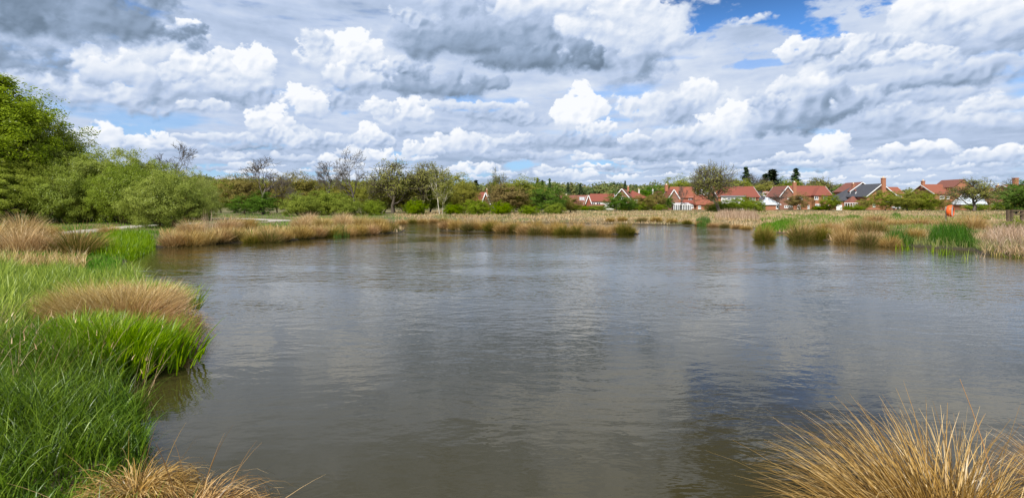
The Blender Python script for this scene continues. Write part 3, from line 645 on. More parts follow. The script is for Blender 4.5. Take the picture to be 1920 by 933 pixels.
tufts('lawn_grass', 'short green grass round the gravel path on the left', 'lawn', 42000, h=.26, w=.035, ymin=12.5, ymax=110, xlim=(-60, 780), thr=lambda x, y: offpath(x, y) & (x < -7))
tufts('bank_grass', 'buff and green grass between the left shore tussocks and the lawn', 'dead_grass', 7000, h=.5, w=.025, ymin=29, ymax=60, xlim=(300, 740), thr=lambda x, y: (shore_d(x, y) < 5) & offpath(x, y))
tufts('bank_grass', 'buff grass behind the tussocks at the left edge', 'dead_grass', 4500, h=.55, w=.02, ymin=15, ymax=30, xlim=(-60, 160), thr=lambda x, y: patchn(x, y, .8, 9) > -.2)
tufts('bank_grass', 'low green growth along the right bank behind the tussocks', 'lawn', 9000, h=.5, w=.04, ymin=34, ymax=82, xlim=(1425, 1930), thr=lambda x, y: patchn(x, y, .35, 5) > .15)
stand('nettle_patch', 'low bright green weeds on the bank below the lifebuoy', [bp(1790, 428), bp(1815, 429), bp(1815, 423), bp(1790, 422)], 700, .4, .10, 'green_leaf', .6, .8, 'weeds', kind='stuff')
stand('nettle_patch', 'low bright green weeds right of the lifebuoy', [bp(1836, 422), bp(1860, 423), bp(1858, 417), bp(1838, 417)], 600, .45, .12, 'green_leaf', .6, .8, 'weeds', kind='stuff')
stand('nettle_patch', 'dark green docks in the middle of the right meadow', [bp(1585, 419), bp(1610, 421), bp(1612, 414), bp(1590, 413)], 700, .6, .14, 'green_leaf', .6, .8, 'weeds', kind='stuff')
stand('nettle_patch', 'small dark green weed patch left of the lifebuoy in the meadow', [bp(1670, 413), bp(1690, 413), bp(1690, 408.5), bp(1670, 408.5)], 600, .6, .14, 'green_leaf', .6, .8, 'weeds', kind='stuff')

# ================================================================ trees
def tubes(paths, sides=4):
    V = []; Fq = []; o = 0
    for P, Rr in paths:
        P = np.asarray(P); m = len(P); s = sides if Rr[0] > .03 else 3
        d = np.gradient(P, axis=0); d /= np.linalg.norm(d, axis=1)[:, None] + 1e-9
        up = np.where(np.abs(d[:, 2:3]) < .9, np.array([[0, 0, 1.0]]), np.array([[1.0, 0, 0]]))
        x = np.cross(d, up); x /= np.linalg.norm(x, axis=1)[:, None] + 1e-9; y = np.cross(d, x)
        a = np.arange(s) * 2 * np.pi / s
        ring = P[:, None] + (x[:, None] * np.cos(a)[None, :, None] + y[:, None] * np.sin(a)[None, :, None]) * np.asarray(Rr)[:, None, None]
        V.append(ring.reshape(-1, 3)); i = np.arange(m * s).reshape(m, s) + o; j = np.roll(i, -1, 1)
        Fq.append(np.stack([i[:-1], j[:-1], j[1:], i[1:]], -1).reshape(-1, 4)); o += m * s
    return np.concatenate(V), np.concatenate(Fq)
def grow(seed, H, Rw, trunk=.35, r0=.18, levels=4, nch=(7, 6, 5, 4), gnarl=.18, up=.05, cz=.62, rz=.42, ang=.85, ratio=.62, stems=1, lean=.0, rmin=.012, first=.3, spread0=.0):
    """branching skeleton kept inside an ellipsoid; returns polylines with radii and twig points"""
    rg = random.Random(seed); paths = []; tips = []
    C = Vector((0, 0, H * cz)); RX, RZ = Rw, H * rz
    def inside(p): return ((p.x - C.x) / RX) ** 2 + ((p.y - C.y) / RX) ** 2 + ((p.z - C.z) / RZ) ** 2 < 1.0
    def rv(): return Vector((rg.gauss(0, 1), rg.gauss(0, 1), rg.gauss(0, 1)))
    def go(p, d, L, r, lev):
        ns = 6 if lev == 0 else (5 if lev == 1 else 3)
        P = [p.copy()]; Rr = [r]; rend = max(rmin * .7, r * (.35 if lev else .30))
        for k in range(ns):
            d = (d + rv() * gnarl + Vector((0, 0, up))).normalized(); q = p + d * L / ns
            if lev > 0 and not inside(q) and q.z > H * .25:
                if k == 0: q = p + d * L / ns * .4
                P.append(q.copy()); Rr.append(rend); p = q; break
            p = q; P.append(p.copy()); Rr.append(r + (rend - r) * (k + 1) / ns)
        paths.append(([tuple(v) for v in P], Rr))
        if lev >= levels - 1:
            for v in P[1:]: tips.append(tuple(v))
            return
        n = nch[lev]
        for c in range(n):
            t = (first if lev == 0 else .25) + (1 - (first if lev == 0 else .25)) * (c + rg.random()) / n
            f = t * (len(P) - 1); i = min(int(f), len(P) - 2); q = P[i].lerp(P[i + 1], f - i); dd = (P[i + 1] - P[i]).normalized()
            s = dd.cross(rv()).normalized(); a = ang * rg.uniform(.6, 1.25); nd = (dd * math.cos(a) + s * math.sin(a)).normalized()
            rr = max(rmin, (Rr[i] + (Rr[i + 1] - Rr[i]) * (f - i)) * rg.uniform(.5, .72))
            go(q, nd, L * ratio * rg.uniform(.75, 1.25) * (1.15 - .35 * t), rr, lev + 1)
    for s in range(stems):
        a = rg.uniform(0, 6.28); sp = spread0 * rg.uniform(.2, 1)
        d = Vector((math.cos(a) * sp + lean, math.sin(a) * sp, 1)).normalized()
        go(Vector((math.cos(a) * .15 * (stems > 1) * Rw * .5, math.sin(a) * .15 * (stems > 1) * Rw * .5, -.15)), d, H * (trunk if stems == 1 else trunk * rg.uniform(.75, 1.15)), r0 * (1 if stems == 1 else rg.uniform(.5, 1)), 0)
    return paths, np.array(tips)
def leaves(seed, pts, n, size, jit=.15, elong=1.6, updir=.0, droop=0):
    g = np.random.default_rng(seed); i = g.integers(0, len(pts), n); c = pts[i] + g.normal(0, jit, (n, 3))
    cc = pts.mean(0); nn = c - cc; nn /= np.linalg.norm(nn, axis=1)[:, None] + 1e-6
    nn = nn + np.array([0, 0, .35]) + g.normal(0, .5, (n, 3)); nn /= np.linalg.norm(nn, axis=1)[:, None]
    a = g.normal(0, 1, (n, 3)); a[:, 2] += updir; a -= nn * (a * nn).sum(1)[:, None] * .9; a /= np.linalg.norm(a, axis=1)[:, None]
    b = np.cross(nn, a); b /= np.linalg.norm(b, axis=1)[:, None]
    s = size * g.uniform(.6, 1.3, n)[:, None]
    V = np.stack([c - a * s * elong * .5, c + b * s * .5, c + a * s * elong * .5, c - b * s * .5], 1)
    idx = np.arange(n * 4).reshape(n, 4)
    # clump tint: neighbouring leaves share a shade
    ph = np.sin(c[:, 0] * 1.9 + 3 * np.sin(c[:, 2] * 1.3)) * np.sin(c[:, 1] * 1.7 + c[:, 2])
    t = np.clip(.5 + .18 * ph + g.normal(0, .2, n), 0, 1)
    return V.reshape(-1, 3), idx, np.repeat(t, 4)
def crown_pts(seed, H, Rw, cz, rz, nclump, k=60, rc=.2, low=.0, flat=.75):
    """points gathered in uneven clumps through the crown's volume, thicker to the outside"""
    g = np.random.default_rng(seed); P = []
    while len(P) < nclump:
        v = g.normal(0, 1, 3); v /= np.linalg.norm(v); r = g.uniform(.25, 1) ** .45
        p = v * r * np.array([Rw, Rw, H * rz]) * g.uniform(.86, 1.06) + np.array([0, 0, H * cz])
        if p[2] < H * low: continue
        P.append(p)
    P = np.array(P); out = []
    for p in P:
        rr = Rw * rc * g.uniform(.5, 1.3); q = g.normal(0, 1, (k, 3)); q /= np.linalg.norm(q, axis=1)[:, None]; q *= (g.random((k, 1)) ** .4) * rr; q[:, 2] *= flat; out.append(p + q)
    return np.concatenate(out)
def tree_proto(name, kind, wood, leafmat, sk, lf=None, crown=None, tname='trunk'):
    """returns (trunk mesh, crown mesh)"""
    paths, tips = grow(**sk)
    V, Fq = tubes(paths); tr = mesh_np(tname, V, Fq, M[wood], smooth=True)
    cr = None
    if lf:
        n, size, jit, el, ud, mixc = lf
        L = leaves(sk['seed'] + 1, tips, int(n * (1 - mixc)), size, jit, el, ud)
        if crown and mixc:
            cp = crown_pts(sk['seed'] + 2, **crown); L2 = leaves(sk['seed'] + 3, cp, int(n * mixc), size, jit * .5, el, ud)
            L = (np.concatenate([L[0], L2[0]]), np.concatenate([L[1], L2[1] + len(L[0])]), np.concatenate([L[2], L2[2]]))
        cr = mesh_np('crown', L[0], L[1], M[leafmat], L[2])
    return tr, cr
PROTO = {}
def P_(key, *a, **k): PROTO[key] = tree_proto(key, *a, **k)
# unit height 10 m prototypes; scaled when planted
def ck(H=10, Rw=4, cz=.5, rz=.5, n=90, k=60, rc=.22, low=.05): return dict(H=H, Rw=Rw, cz=cz, rz=rz, nclump=n, k=k, rc=rc, low=low)
for i in range(3):   # tall willow seen close on the left
    P_(('willow_big', i), None, 'bark_grey', 'willow_leaf', dict(seed=100 + i, H=10, Rw=4.2, trunk=.75, r0=.2, levels=4, nch=(12, 8, 6), gnarl=.10, up=.12, cz=.52, rz=.49, ang=.7, ratio=.5, first=.12, rmin=.01),
       (95000, .062, .11, 2.6, 1.0, .62), ck(Rw=4.1, cz=.5, rz=.49, n=340, k=120, rc=.15, low=.04))
for i in range(3):   # many-stemmed willow scrub
    P_(('willow_shrub', i), None, 'twig_olive', 'willow_pale', dict(seed=110 + i, H=10, Rw=6.0, trunk=.55, r0=.10, levels=3, nch=(9, 6), gnarl=.07, up=.05, cz=.48, rz=.52, ang=.45, ratio=.5, stems=26, spread0=.95, first=.2, rmin=.012),
       (60000, .085, .16, 2.8, 1.3, .5), ck(Rw=5.8, cz=.45, rz=.52, n=260, k=100, rc=.14, low=.05), tname='stems')
for i in range(2):   # bright rounded bush
    P_(('bush', i), None, 'twig_olive', 'bright_leaf', dict(seed=120 + i, H=10, Rw=7.5, trunk=.5, r0=.12, levels=3, nch=(8, 5), gnarl=.1, up=.03, cz=.42, rz=.55, ang=.5, ratio=.5, stems=14, spread0=1.1, rmin=.02),
       (16000, .22, .3, 1.8, .8, .55), ck(Rw=7.2, cz=.4, rz=.55, n=130, k=70, rc=.16, low=.02), tname='stems')
for i in range(3):   # oak breaking into leaf
    P_(('oak', i), None, 'bark', 'oak_bud', dict(seed=130 + i, H=10, Rw=4.9, trunk=.42, r0=.30, levels=5, nch=(8, 6, 5, 4), gnarl=.17, up=.04, cz=.60, rz=.41, ang=.85, ratio=.72, first=.4, rmin=.028),
       (6500, .15, .16, 1.2, 0, .0))
P_(('lone', 0), None, 'bark', 'oak_bud', dict(seed=139, H=10, Rw=4.7, trunk=.42, r0=.42, levels=5, nch=(9, 6, 5, 4), gnarl=.15, up=.06, cz=.60, rz=.41, ang=.8, ratio=.86, first=.55, rmin=.03),
   (5200, .15, .2, 1.2, 0, .0))
for i in range(3):   # bare, stag-headed
    P_(('bare', i), None, 'bark_grey' if i else 'bark', None, dict(seed=140 + i, H=10, Rw=3.9, trunk=.62, r0=.24, levels=5, nch=(7, 6, 5, 4), gnarl=.20, up=.06, cz=.60, rz=.42, ang=.75, ratio=.58, first=.35, rmin=.02))
for i in range(3):   # dense woodland trees, twiggy, olive and brown
    P_(('olive', i), None, 'bark', 'olive_leaf', dict(seed=150 + i, H=10, Rw=4.4, trunk=.55, r0=.2, levels=4, nch=(8, 6, 5), gnarl=.15, up=.05, cz=.55, rz=.46, ang=.75, ratio=.55, first=.2, rmin=.025),
       (17000, .165, .22, 1.3, 0, .65), ck(Rw=4.2, cz=.53, rz=.47, n=150, k=60, rc=.2, low=.06))
    P_(('brown', i), None, 'bark', 'brown_leaf', dict(seed=160 + i, H=10, Rw=4.4, trunk=.55, r0=.2, levels=4, nch=(9, 7, 5), gnarl=.15, up=.05, cz=.55, rz=.46, ang=.75, ratio=.55, first=.2, rmin=.025),
       (14000, .155, .22, 1.4, 0, .6), ck(Rw=4.2, cz=.53, rz=.47, n=140, k=60, rc=.2, low=.06))
for i in range(2):
    P_(('green', i), None, 'bark', 'green_leaf', dict(seed=170 + i, H=10, Rw=4.4, trunk=.5, r0=.2, levels=4, nch=(8, 6, 4), gnarl=.13, up=.05, cz=.52, rz=.48, ang=.75, ratio=.55, first=.15, rmin=.025),
       (13000, .17, .2, 1.3, 0, .65), ck(Rw=4.3, cz=.5, rz=.49, n=130, k=60, rc=.18, low=.04))
P_(('birch', 0), None, 'bark_pale', 'oak_bud', dict(seed=180, H=10, Rw=2.9, trunk=.8, r0=.11, levels=4, nch=(14, 6, 4), gnarl=.07, up=.06, cz=.55, rz=.46, ang=.6, ratio=.36, first=.2, rmin=.016, stems=2, spread0=.35), (5200, .12, .15, 1.5, 0, .0))
def conifer_proto(seed, thin=1.0):
    g = np.random.default_rng(seed); paths = [([(0, 0, -.2), (0, 0, 5), (0, 0, 10)], [.16, .09, .02])]; pts = []
    z = 1.2
    while z < 9.8:
        L = (10.2 - z) * .30 * thin * g.uniform(.7, 1.15)
        for k in range(5):
            a = g.uniform(0, 6.28); e = np.array([math.cos(a) * L, math.sin(a) * L, z - L * .18])
            paths.append(([(0, 0, z), tuple(e)], [.035, .012]))
            t = g.random((16, 1)); pts.append(np.array([[0, 0, z]]) + t * (e - np.array([0, 0, z])) + g.normal(0, .07, (16, 3)))
        z += .36
    V, Fq = tubes(paths); L = leaves(seed, np.concatenate(pts), 4200, .2, .10, 1.8, -.3)
    return mesh_np('trunk', V, Fq, M['bark']), mesh_np('crown', L[0], L[1], M['conifer'], L[2])
PROTO['conifer', 0] = conifer_proto(5); PROTO['conifer', 1] = conifer_proto(6, .6)
PDIM = {}
for k_, (t_, c_) in PROTO.items():
    w_ = []
    for m_ in (t_, c_):
        if m_: a_ = np.zeros(len(m_.vertices) * 3, np.float32); m_.vertices.foreach_get('co', a_); w_.append(a_.reshape(-1, 3))
    w_ = np.concatenate(w_); PDIM[k_] = (float(np.percentile(w_[:, 2], 99.8)), float(2 * np.percentile(np.hypot(w_[:, 0], w_[:, 1]), 96)))
def plant(name, key, px, top, Y, wide, label, cat='tree', group=None, rz=None, base=None, mats=None):
    """plant a tree at a bearing (px) and range Y whose top reaches the sight line `top`; wide = crown width in sight-line units"""
    tr, cr = PROTO[key]; x = GX(px, Y); z0 = .35 if base is None else base
    Hh = GZ(top, Y) - z0; hp, wp = PDIM[key]; s = Hh / hp
    W0 = wp
    sx = (wide / F * Y) / W0 if wide else s
    r = empty(name, (x, Y, z0), (px * 1.37) % 6.28 if rz is None else rz); r.scale = (sx, sx, s)
    put('stems' if key[0] in ('willow_shrub', 'bush') else 'trunk', tr, r)
    if cr: put('crown', cr, r)
    return tag(r, label, cat, group)
WL = 'willow_tree'
plant(WL, ('willow_big', 0), -28, 138, 52, 300, 'tallest yellow-green willow, cut by the left edge of the picture')
plant(WL, ('willow_big', 1), 62, 196, 56, 190, 'tall willow stepping down to the right of the tallest one')
plant(WL, ('willow_big', 2), 112, 262, 58, 110, 'slimmer willow at the foot of the tall pair, darker at its base')
plant(WL, ('willow_big', 1), 20, 300, 49, 150, 'lower leafy willow in front of the tallest one at the left edge', rz=2.2)
plant('willow_shrub', ('willow_shrub', 0), 168, 286, 53, 150, 'green willow scrub right of the tall willows, first of the lower range', 'shrub')
plant('willow_shrub', ('willow_shrub', 1), 222, 280, 55, 170, 'highest mound of the lower willow range on the left', 'shrub')
plant('willow_shrub', ('willow_shrub', 0), 238, 304, 48, 120, 'pale willow bush filling the gap between the tall willows and the near fanned bush', 'shrub', rz=5)
plant('willow_shrub', ('willow_shrub', 2), 285, 302, 56, 130, 'willow mound between the highest mound and the near bush', 'shrub')
plant('willow_shrub', ('willow_shrub', 0), 312, 322, 40.5, 150, 'near pale olive willow bush with fanned stems beside the shore', 'shrub', rz=1)
plant('willow_shrub', ('willow_shrub', 1), 375, 338, 58, 80, 'willow bush at the right end of the left-hand thicket', 'shrub')
plant('willow_shrub', ('willow_shrub', 2), 352, 318, 62, 90, 'willow bush behind the near pale one', 'shrub')
plant('willow_shrub', ('willow_shrub', 2), 135, 318, 50, 130, 'low willow bush at the foot of the tall willows', 'shrub', rz=3)
plant('bare_tree', ('bare', 2), 326, 266, 82, 95, 'bare pale-twigged tree rising behind the willow range on the left')
plant('green_tree', ('green', 0), 150, 285, 66, 80, 'dark green tree glimpsed behind the willow scrub on the left')
# --- wood edge behind the pond, left to right
WE = [
 ('olive', 1, 415, 342, 112, 60, 'olive tree just right of the left-hand thicket'), ('brown', 0, 446, 330, 108, 66, 'brown budding tree left of the first bare oak'),
 ('brown', 1, 478, 338, 112, 60, 'brown budding tree directly behind the first bare oak'), ('green', 0, 492, 364, 92, 52, 'dark green hawthorn at the foot of the first bare oak'),
 ('green', 1, 458, 370, 94, 50, 'dark green hawthorn left of the one below the first bare oak'), ('brown', 2, 520, 334, 114, 60, 'russet tree right of the first bare oak'),
 ('brown', 0, 556, 326, 110, 78, 'domed russet-brown tree behind the bright bushes'), ('olive', 0, 590, 346, 116, 60, 'olive tree behind the left end of the bright bushes'),
 ('brown', 1, 636, 342, 112, 66, 'brown tree between the two tall bare trees'), ('olive', 2, 688, 342, 110, 60, 'olive tree right of the tallest bare tree'),
 ('oak', 0, 738, 306, 104, 96, 'spreading oak coming into yellow-green leaf, left of a close pair'), ('oak', 1, 792, 312, 106, 86, 'budding oak with grey-green top, right of the close pair'),
 ('olive', 1, 720, 342, 110, 66, 'olive tree below the left budding oak'), ('brown', 2, 762, 346, 106, 60, 'brown twiggy tree between the close pair of oaks'),
 ('olive', 0, 806, 340, 110, 64, 'olive tree behind the white-stemmed birch'), ('birch', 0, 826, 310, 92, 62, 'slender white-stemmed birch with sparse leaves'),
 ('olive', 2, 858, 330, 112, 66, 'olive tree right of the birch'), ('brown', 0, 872, 352, 100, 52, 'brown twiggy tree left of the half-hidden red roof'),
 ('oak', 2, 938, 322, 118, 60, 'round-topped budding oak right of the half-hidden red roof'), ('brown', 1, 955, 350, 112, 72, 'brown twiggy tree at the foot of the round-topped oak'),
 ('olive', 0, 978, 336, 116, 84, 'broad yellow-olive domed tree right of the round-topped oak'), ('olive', 1, 1008, 350, 112, 50, 'olive tree between the broad dome and the smooth green dome'),
 ('green', 1, 1028, 344, 104, 62, 'smooth green domed tree at the right end of the wood edge'), ('brown', 2, 1070, 372, 112, 44, 'low brown scrub in front of the first low roofs'),
 ('brown', 0, 1050, 368, 108, 36, 'brown scrub at the foot of the smooth green dome'),
]
for k, i, px, top, Y, w, lb in WE:
    top -= 6; w *= 1.15
    plant({'oak': 'oak_tree', 'birch': 'birch_tree'}.get(k, 'broadleaf_tree'), (k, i), px, top, Y, w, lb)
plant('bare_tree', ('bare', 0), 496, 293, 96, 112, 'first bare oak with a crooked dark trunk rising above the russet wood')
plant('bare_tree', ('bare', 1), 612, 300, 98, 84, 'bare dead tree with few forked limbs, left of the tallest bare tree')
plant('bare_tree', ('bare', 2), 664, 278, 100, 78, 'tallest bare tree with a dense twiggy head above the wood', rz=2.0)
plant('bare_tree', ('bare', 1), 560, 350, 92, 50, 'low leaning bare tree right of the first bare oak', rz=4.0)
for px, top, Y, w, i, lb in [(562, 360, 84, 74, 0, 'bright yellow-green bush, leftmost of the row below the bare trees'), (612, 356, 88, 80, 1, 'bright yellow-green bush in the middle of the row below the bare trees'), (652, 366, 86, 60, 0, 'yellow-green bush at the right of the row below the bare trees'),
                             (700, 374, 88, 50, 1, 'olive-green bush below the left budding oak'), (780, 372, 92, 44, 0, 'green bush left of the birch foot'), (892, 374, 92, 56, 1, 'bright bush in front of the half-hidden red roof'), (938, 376, 90, 48, 0, 'vivid green bush right of the half-hidden red roof'), (992, 384, 92, 40, 1, 'low bright bush below the broad olive dome'),
                             (850, 380, 92, 40, 0, 'low green bush right of the birch foot'), (1040, 380, 96, 40, 1, 'low bush under the smooth green dome')]:
    plant('leafy_bush', ('bush', i), px, top, Y, w, lb, 'bush')
# --- between and in front of the houses
V2 = [
 ('lone', 0, 1348, 307, 124, 92, 'oak_tree', 'lone oak with thick dark trunk and see-through crown in front of the long red roof'),
 ('olive', 0, 1278, 332, 215, 76, 'broadleaf_tree', 'high green domed tree behind the house with the conservatory'), ('green', 1, 1226, 348, 200, 54, 'broadleaf_tree', 'green tree between two red roofs left of the conservatory house'),
 ('olive', 2, 1390, 338, 215, 60, 'broadleaf_tree', 'yellow-olive tree behind the long red roof'), ('bare', 0, 1414, 328, 215, 44, 'bare_tree', 'grey bare tree behind the long red roof, right of the first tall conifer'),
 ('olive', 1, 1440, 342, 210, 50, 'broadleaf_tree', 'olive tree behind the slate roof'), ('bare', 1, 1456, 334, 212, 60, 'bare_tree', 'dark spreading bare tree behind the twin gables'), ('green', 0, 1466, 332, 230, 24, 'pine_tree', 'round-headed dark pine behind the gable house'),
 ('oak', 1, 1526, 335, 215, 60, 'oak_tree', 'budding tree behind the red hipped roof'), ('olive', 2, 1484, 340, 218, 50, 'broadleaf_tree', 'olive tree behind the chimney of the gable house'), ('green', 1, 1578, 352, 200, 36, 'broadleaf_tree', 'vivid green tree in the gap between the red hipped roof and the dark roofs'),
 ('green', 0, 1156, 362, 150, 50, 'broadleaf_tree', 'bright green round tree in front of the first front-facing gable'), ('green', 1, 1180, 372, 152, 30, 'broadleaf_tree', 'smaller green tree touching the round one in front of the gable'),
 ('brown', 0, 1208, 368, 160, 40, 'broadleaf_tree', 'brown twiggy tree between the gable house and the conservatory house'), ('brown', 1, 1232, 362, 165, 30, 'broadleaf_tree', 'narrow brown tree right beside the conservatory house'),
 ('green', 1, 1250, 366, 168, 26, 'broadleaf_tree', 'green tree against the left wall of the conservatory house'), ('bare', 1, 1276, 350, 160, 30, 'bare_tree', 'small dark bare tree in front of the conservatory house'),
 ('brown', 2, 1500, 362, 160, 42, 'broadleaf_tree', 'grey twiggy tree in front of the brick house with the hipped roof'), ('bare', 2, 1462, 358, 158, 36, 'bare_tree', 'bare tree in front of the brick gable'),
 ('olive', 0, 1556, 366, 158, 34, 'broadleaf_tree', 'olive rounded tree at the right corner of the brick house'), ('olive', 1, 1618, 376, 168, 24, 'broadleaf_tree', 'small olive tree left of the tall chimney gable'),
 ('olive', 2, 1658, 360, 158, 52, 'broadleaf_tree', 'dense olive tree hiding the foot of the tall chimney gable'), ('olive', 0, 1702, 357, 150, 46, 'broadleaf_tree', 'green-olive garden tree, left of a joined pair beside the wide orange roof'), ('olive', 1, 1731, 360, 150, 46, 'broadleaf_tree', 'green-olive garden tree, right of the joined pair beside the wide orange roof'),
 ('brown', 0, 1768, 372, 150, 28, 'broadleaf_tree', 'grey-brown twiggy tree left of the white gabled porch'), ('oak', 0, 1826, 336, 132, 88, 'oak_tree', 'low spreading tree with forked dark limbs in front of the wide orange roof'),
 ('green', 0, 1905, 344, 90, 56, 'dark_tree', 'dark leafy tree at the right edge behind the wooden rails'), ('bare', 2, 1900, 336, 100, 40, 'bare_tree', 'thin bare tree at the right edge above the dark one'), ('green', 1, 1945, 330, 88, 70, 'dark_tree', 'dark tree cut by the right edge of the picture'),
]
for k, i, px, top, Y, w, nm, lb in V2: plant(nm, (k, i), px, top - 3, Y, w * 1.12, lb)
for px, top, w, i, lb in [(1362, 376, 44, 0, 'olive bush at the foot of the lone oak'), (1392, 372, 50, 1, 'wide yellow-green bush right of the lone oak'), (1418, 376, 36, 0, 'dark green bush at the right end of the hedge under the long red roof'), (1200, 382, 36, 1, 'low hedge bush right of the gable house'), (1170, 385, 50, 0, 'dark green clipped bush at the foot of the gable house'),
                          (1345, 384, 50, 1, 'low bush just left of the lone oak trunk'), (1830, 384, 44, 0, 'low green bush under the low spreading tree'), (1880, 382, 44, 1, 'green bush right of the low spreading tree'), (1600, 388, 40, 0, 'low garden shrub in front of the pergola'), (1722, 380, 70, 1, 'dark bush under the joined pair of garden trees'),
                          (1540, 388, 40, 0, 'low shrub at the foot of the brick house'), (1235, 386, 30, 1, 'rust-green shrub beside the conservatory'), (1120, 388, 40, 0, 'low garden shrub in front of the white walled house'), (1085, 388, 50, 1, 'garden shrub in front of the low brown roofs')]:
    plant('leafy_bush', ('bush', i), px, top - 4, 130 if px in (1362, 1392, 1418, 1345) else 160, w, lb, 'bush')
for px, top, w, i, lb in [(892, 334, 26, 0, 'far dark conifer above the half-hidden red roof'), (870, 342, 14, 1, 'far thin conifer left of the one above the half-hidden red roof'), (1008, 330, 14, 0, 'far conifer, leftmost of three right of the broad olive dome'), (1017, 334, 10, 1, 'far conifer, middle of three right of the broad olive dome'), (1031, 331, 12, 0, 'far conifer, rightmost of three right of the broad olive dome'),
                          (1065, 338, 14, 0, 'far conifer above the low brown roofs'), (1088, 340, 9, 1, 'narrow far conifer right of the one above the low brown roofs'), (1172, 335, 12, 0, 'far conifer above the first gable'), (1399, 313, 30, 0, 'tall dark spruce behind the long red roof'), (1448, 318, 34, 1, 'gaunt spruce behind the slate roof'),
                          (1492, 316, 32, 0, 'tall spruce behind the brick house chimney'), (1543, 338, 14, 0, 'small dark spruce above the hipped roof'), (1601, 346, 10, 1, 'small spruce left of the big brick gable'), (1555, 346, 18, 0, 'blue-green spruce right of the hipped roof'), (1435, 326, 22, 1, 'slim spruce left of the gaunt one')]:
    w *= 1.5; top += 4 if px < 1300 else 0
    plant('conifer_tree', ('conifer', i), px, top, 262 if px < 1300 else 232, w, lb)
# far wood: one mass of crowns nobody could count
def far_wood():
    g = np.random.default_rng(77); VO = []; LP = []; TP = []
    def top_at(px): return -3 + np.interp(px, [-100, 380, 420, 560, 700, 900, 1000, 1060, 1250, 1330, 1400, 1540, 1700, 1780, 2050], [330, 330, 336, 342, 340, 346, 345, 346, 347, 342, 342, 346, 358, 362, 358])
    for px in np.arange(-60, 2010, 8):
        for row in range(3):
            p = px + g.uniform(-5, 5); Y = 275 + row * 22 + g.uniform(-8, 8); top = top_at(p) + g.normal(2.0, 2.6) + (2 - row) * 1.6
            H = max(4, GZ(top, Y) - .4); w = g.uniform(2.8, 4.6); n = 260
            c = np.array([GX(p, Y), Y, .4 + H - w * .9])
            v = g.normal(0, 1, (n, 3)); v /= np.linalg.norm(v, axis=1)[:, None]
            q = c + v * (g.random((n, 1)) ** .35) * np.array([w, w, w * .95]) * (1 + .18 * np.sin(v[:, :1] * 7 + p) * np.cos(v[:, 2:] * 6))
            q2 = np.stack([c[0] + g.normal(0, w * .6, 120), c[1] + g.normal(0, w * .5, 120), g.uniform(.4, max(1, H - w), 120)], -1)
            VO.append(v + [0, 0, .35]); VO.append(np.tile([0, -.8, .4], (120, 1))); LP.append(q); LP.append(q2); TP.append(np.full(n + 120, g.random()))
    Pn = np.concatenate(LP); T = np.concatenate(TP); n = len(Pn); v_out = np.concatenate(VO)
    nn = v_out + g.normal(0, .5, (n, 3)); nn /= np.linalg.norm(nn, axis=1)[:, None]; a = np.cross(nn, g.normal(0, 1, (n, 3))); a /= np.linalg.norm(a, axis=1)[:, None]; b = np.cross(nn, a); b /= np.linalg.norm(b, axis=1)[:, None]; s = .48 * g.uniform(.6, 1.4, n)[:, None]
    V = np.stack([Pn - a * s, Pn + b * s, Pn + a * s, Pn - b * s], 1).reshape(-1, 3)
    t = np.clip(T + g.normal(0, .12, n), 0, 1)
    m = mat('far_wood', leafy([(.08, .13, .045), (.14, .19, .05), (.20, .23, .055), (.22, .19, .065), (.17, .25, .055)], .45))
    tag(put('far_wood', mesh_np('far_wood', V, np.arange(n * 4).reshape(n, 4), m, np.repeat(t, 4))), 'far mixed wood closing the horizon', 'wood', kind='stuff')
far_wood()

# ================================================================ houses
def brickm(c1, c2):
    def fn(n):
        p = n.new('ShaderNodeTexCoord').outputs['Object']
        f = n.noise(p, 3.0, 4, .7); c = n.mix(f, (*c1, 1), (*c2, 1))
        z = n.new('ShaderNodeSeparateXYZ', {0: p}).outputs[2]
        l = n.ss(n.m('ABSOLUTE', n.m('SUBTRACT', n.m('FRACT', n.m('MULTIPLY', z, 13.3)), .5)), .42, .48)
        return bsdf(n, n.mix(n.m('MULTIPLY', l, .5), c, (.36, .32, .27, 1)), .9)
    return fn
def tilem(c1, c2):
    def fn(n):
        p = n.new('ShaderNodeTexCoord').outputs['Object']
        c = n.mix(n.noise(p, 1.6, 5, .75), (*c1, 1), (*c2, 1))
        z = n.new('ShaderNodeSeparateXYZ', {0: p}).outputs[2]
        l = n.ss(n.m('FRACT', n.m('MULTIPLY', z, 4.2)), .0, .35)
        return bsdf(n, n.mix(n.m('SUBTRACT', .45, n.m('MULTIPLY', l, .45)), c, (.06, .03, .02, 1)), .85)
    return fn
M['brick'] = mat('brick', brickm((.26, .10, .055), (.40, .17, .09)))
M['brick_dark'] = mat('brick_dark', brickm((.17, .075, .05), (.27, .13, .085)))
M['tile_red'] = mat('tile_red', tilem((.17, .048, .032), (.265, .08, .052)))
M['tile_orange'] = mat('tile_orange', tilem((.20, .065, .038), (.30, .10, .056)))
M['tile_brown'] = mat('tile_brown', tilem((.15, .058, .042), (.23, .09, .065)))
M['slate'] = mat('slate', tilem((.045, .05, .06), (.08, .085, .10)))
M['render_white'] = mat('render_white', lambda n: bsdf(n, n.mix(n.noise(pos(n), 1.5, 4, .6), (.60, .60, .58, 1), (.72, .71, .69, 1)), .85))
M['white_paint'] = mat('white_paint', lambda n: bsdf(n, n.mix(n.noise(pos(n), 2.5, 3, .6), (.74, .74, .73, 1), (.82, .82, .81, 1)), .5))
M['glass_dark'] = mat('glass_dark', lambda n: bsdf(n, (.03, .04, .05, 1), .06, None, .5))
M['glass_roof'] = mat('glass_roof', lambda n: bsdf(n, n.mix(n.noise(pos(n), .9, 2, .5), (.45, .50, .55, 1), (.62, .66, .70, 1)), .15, None, .5))
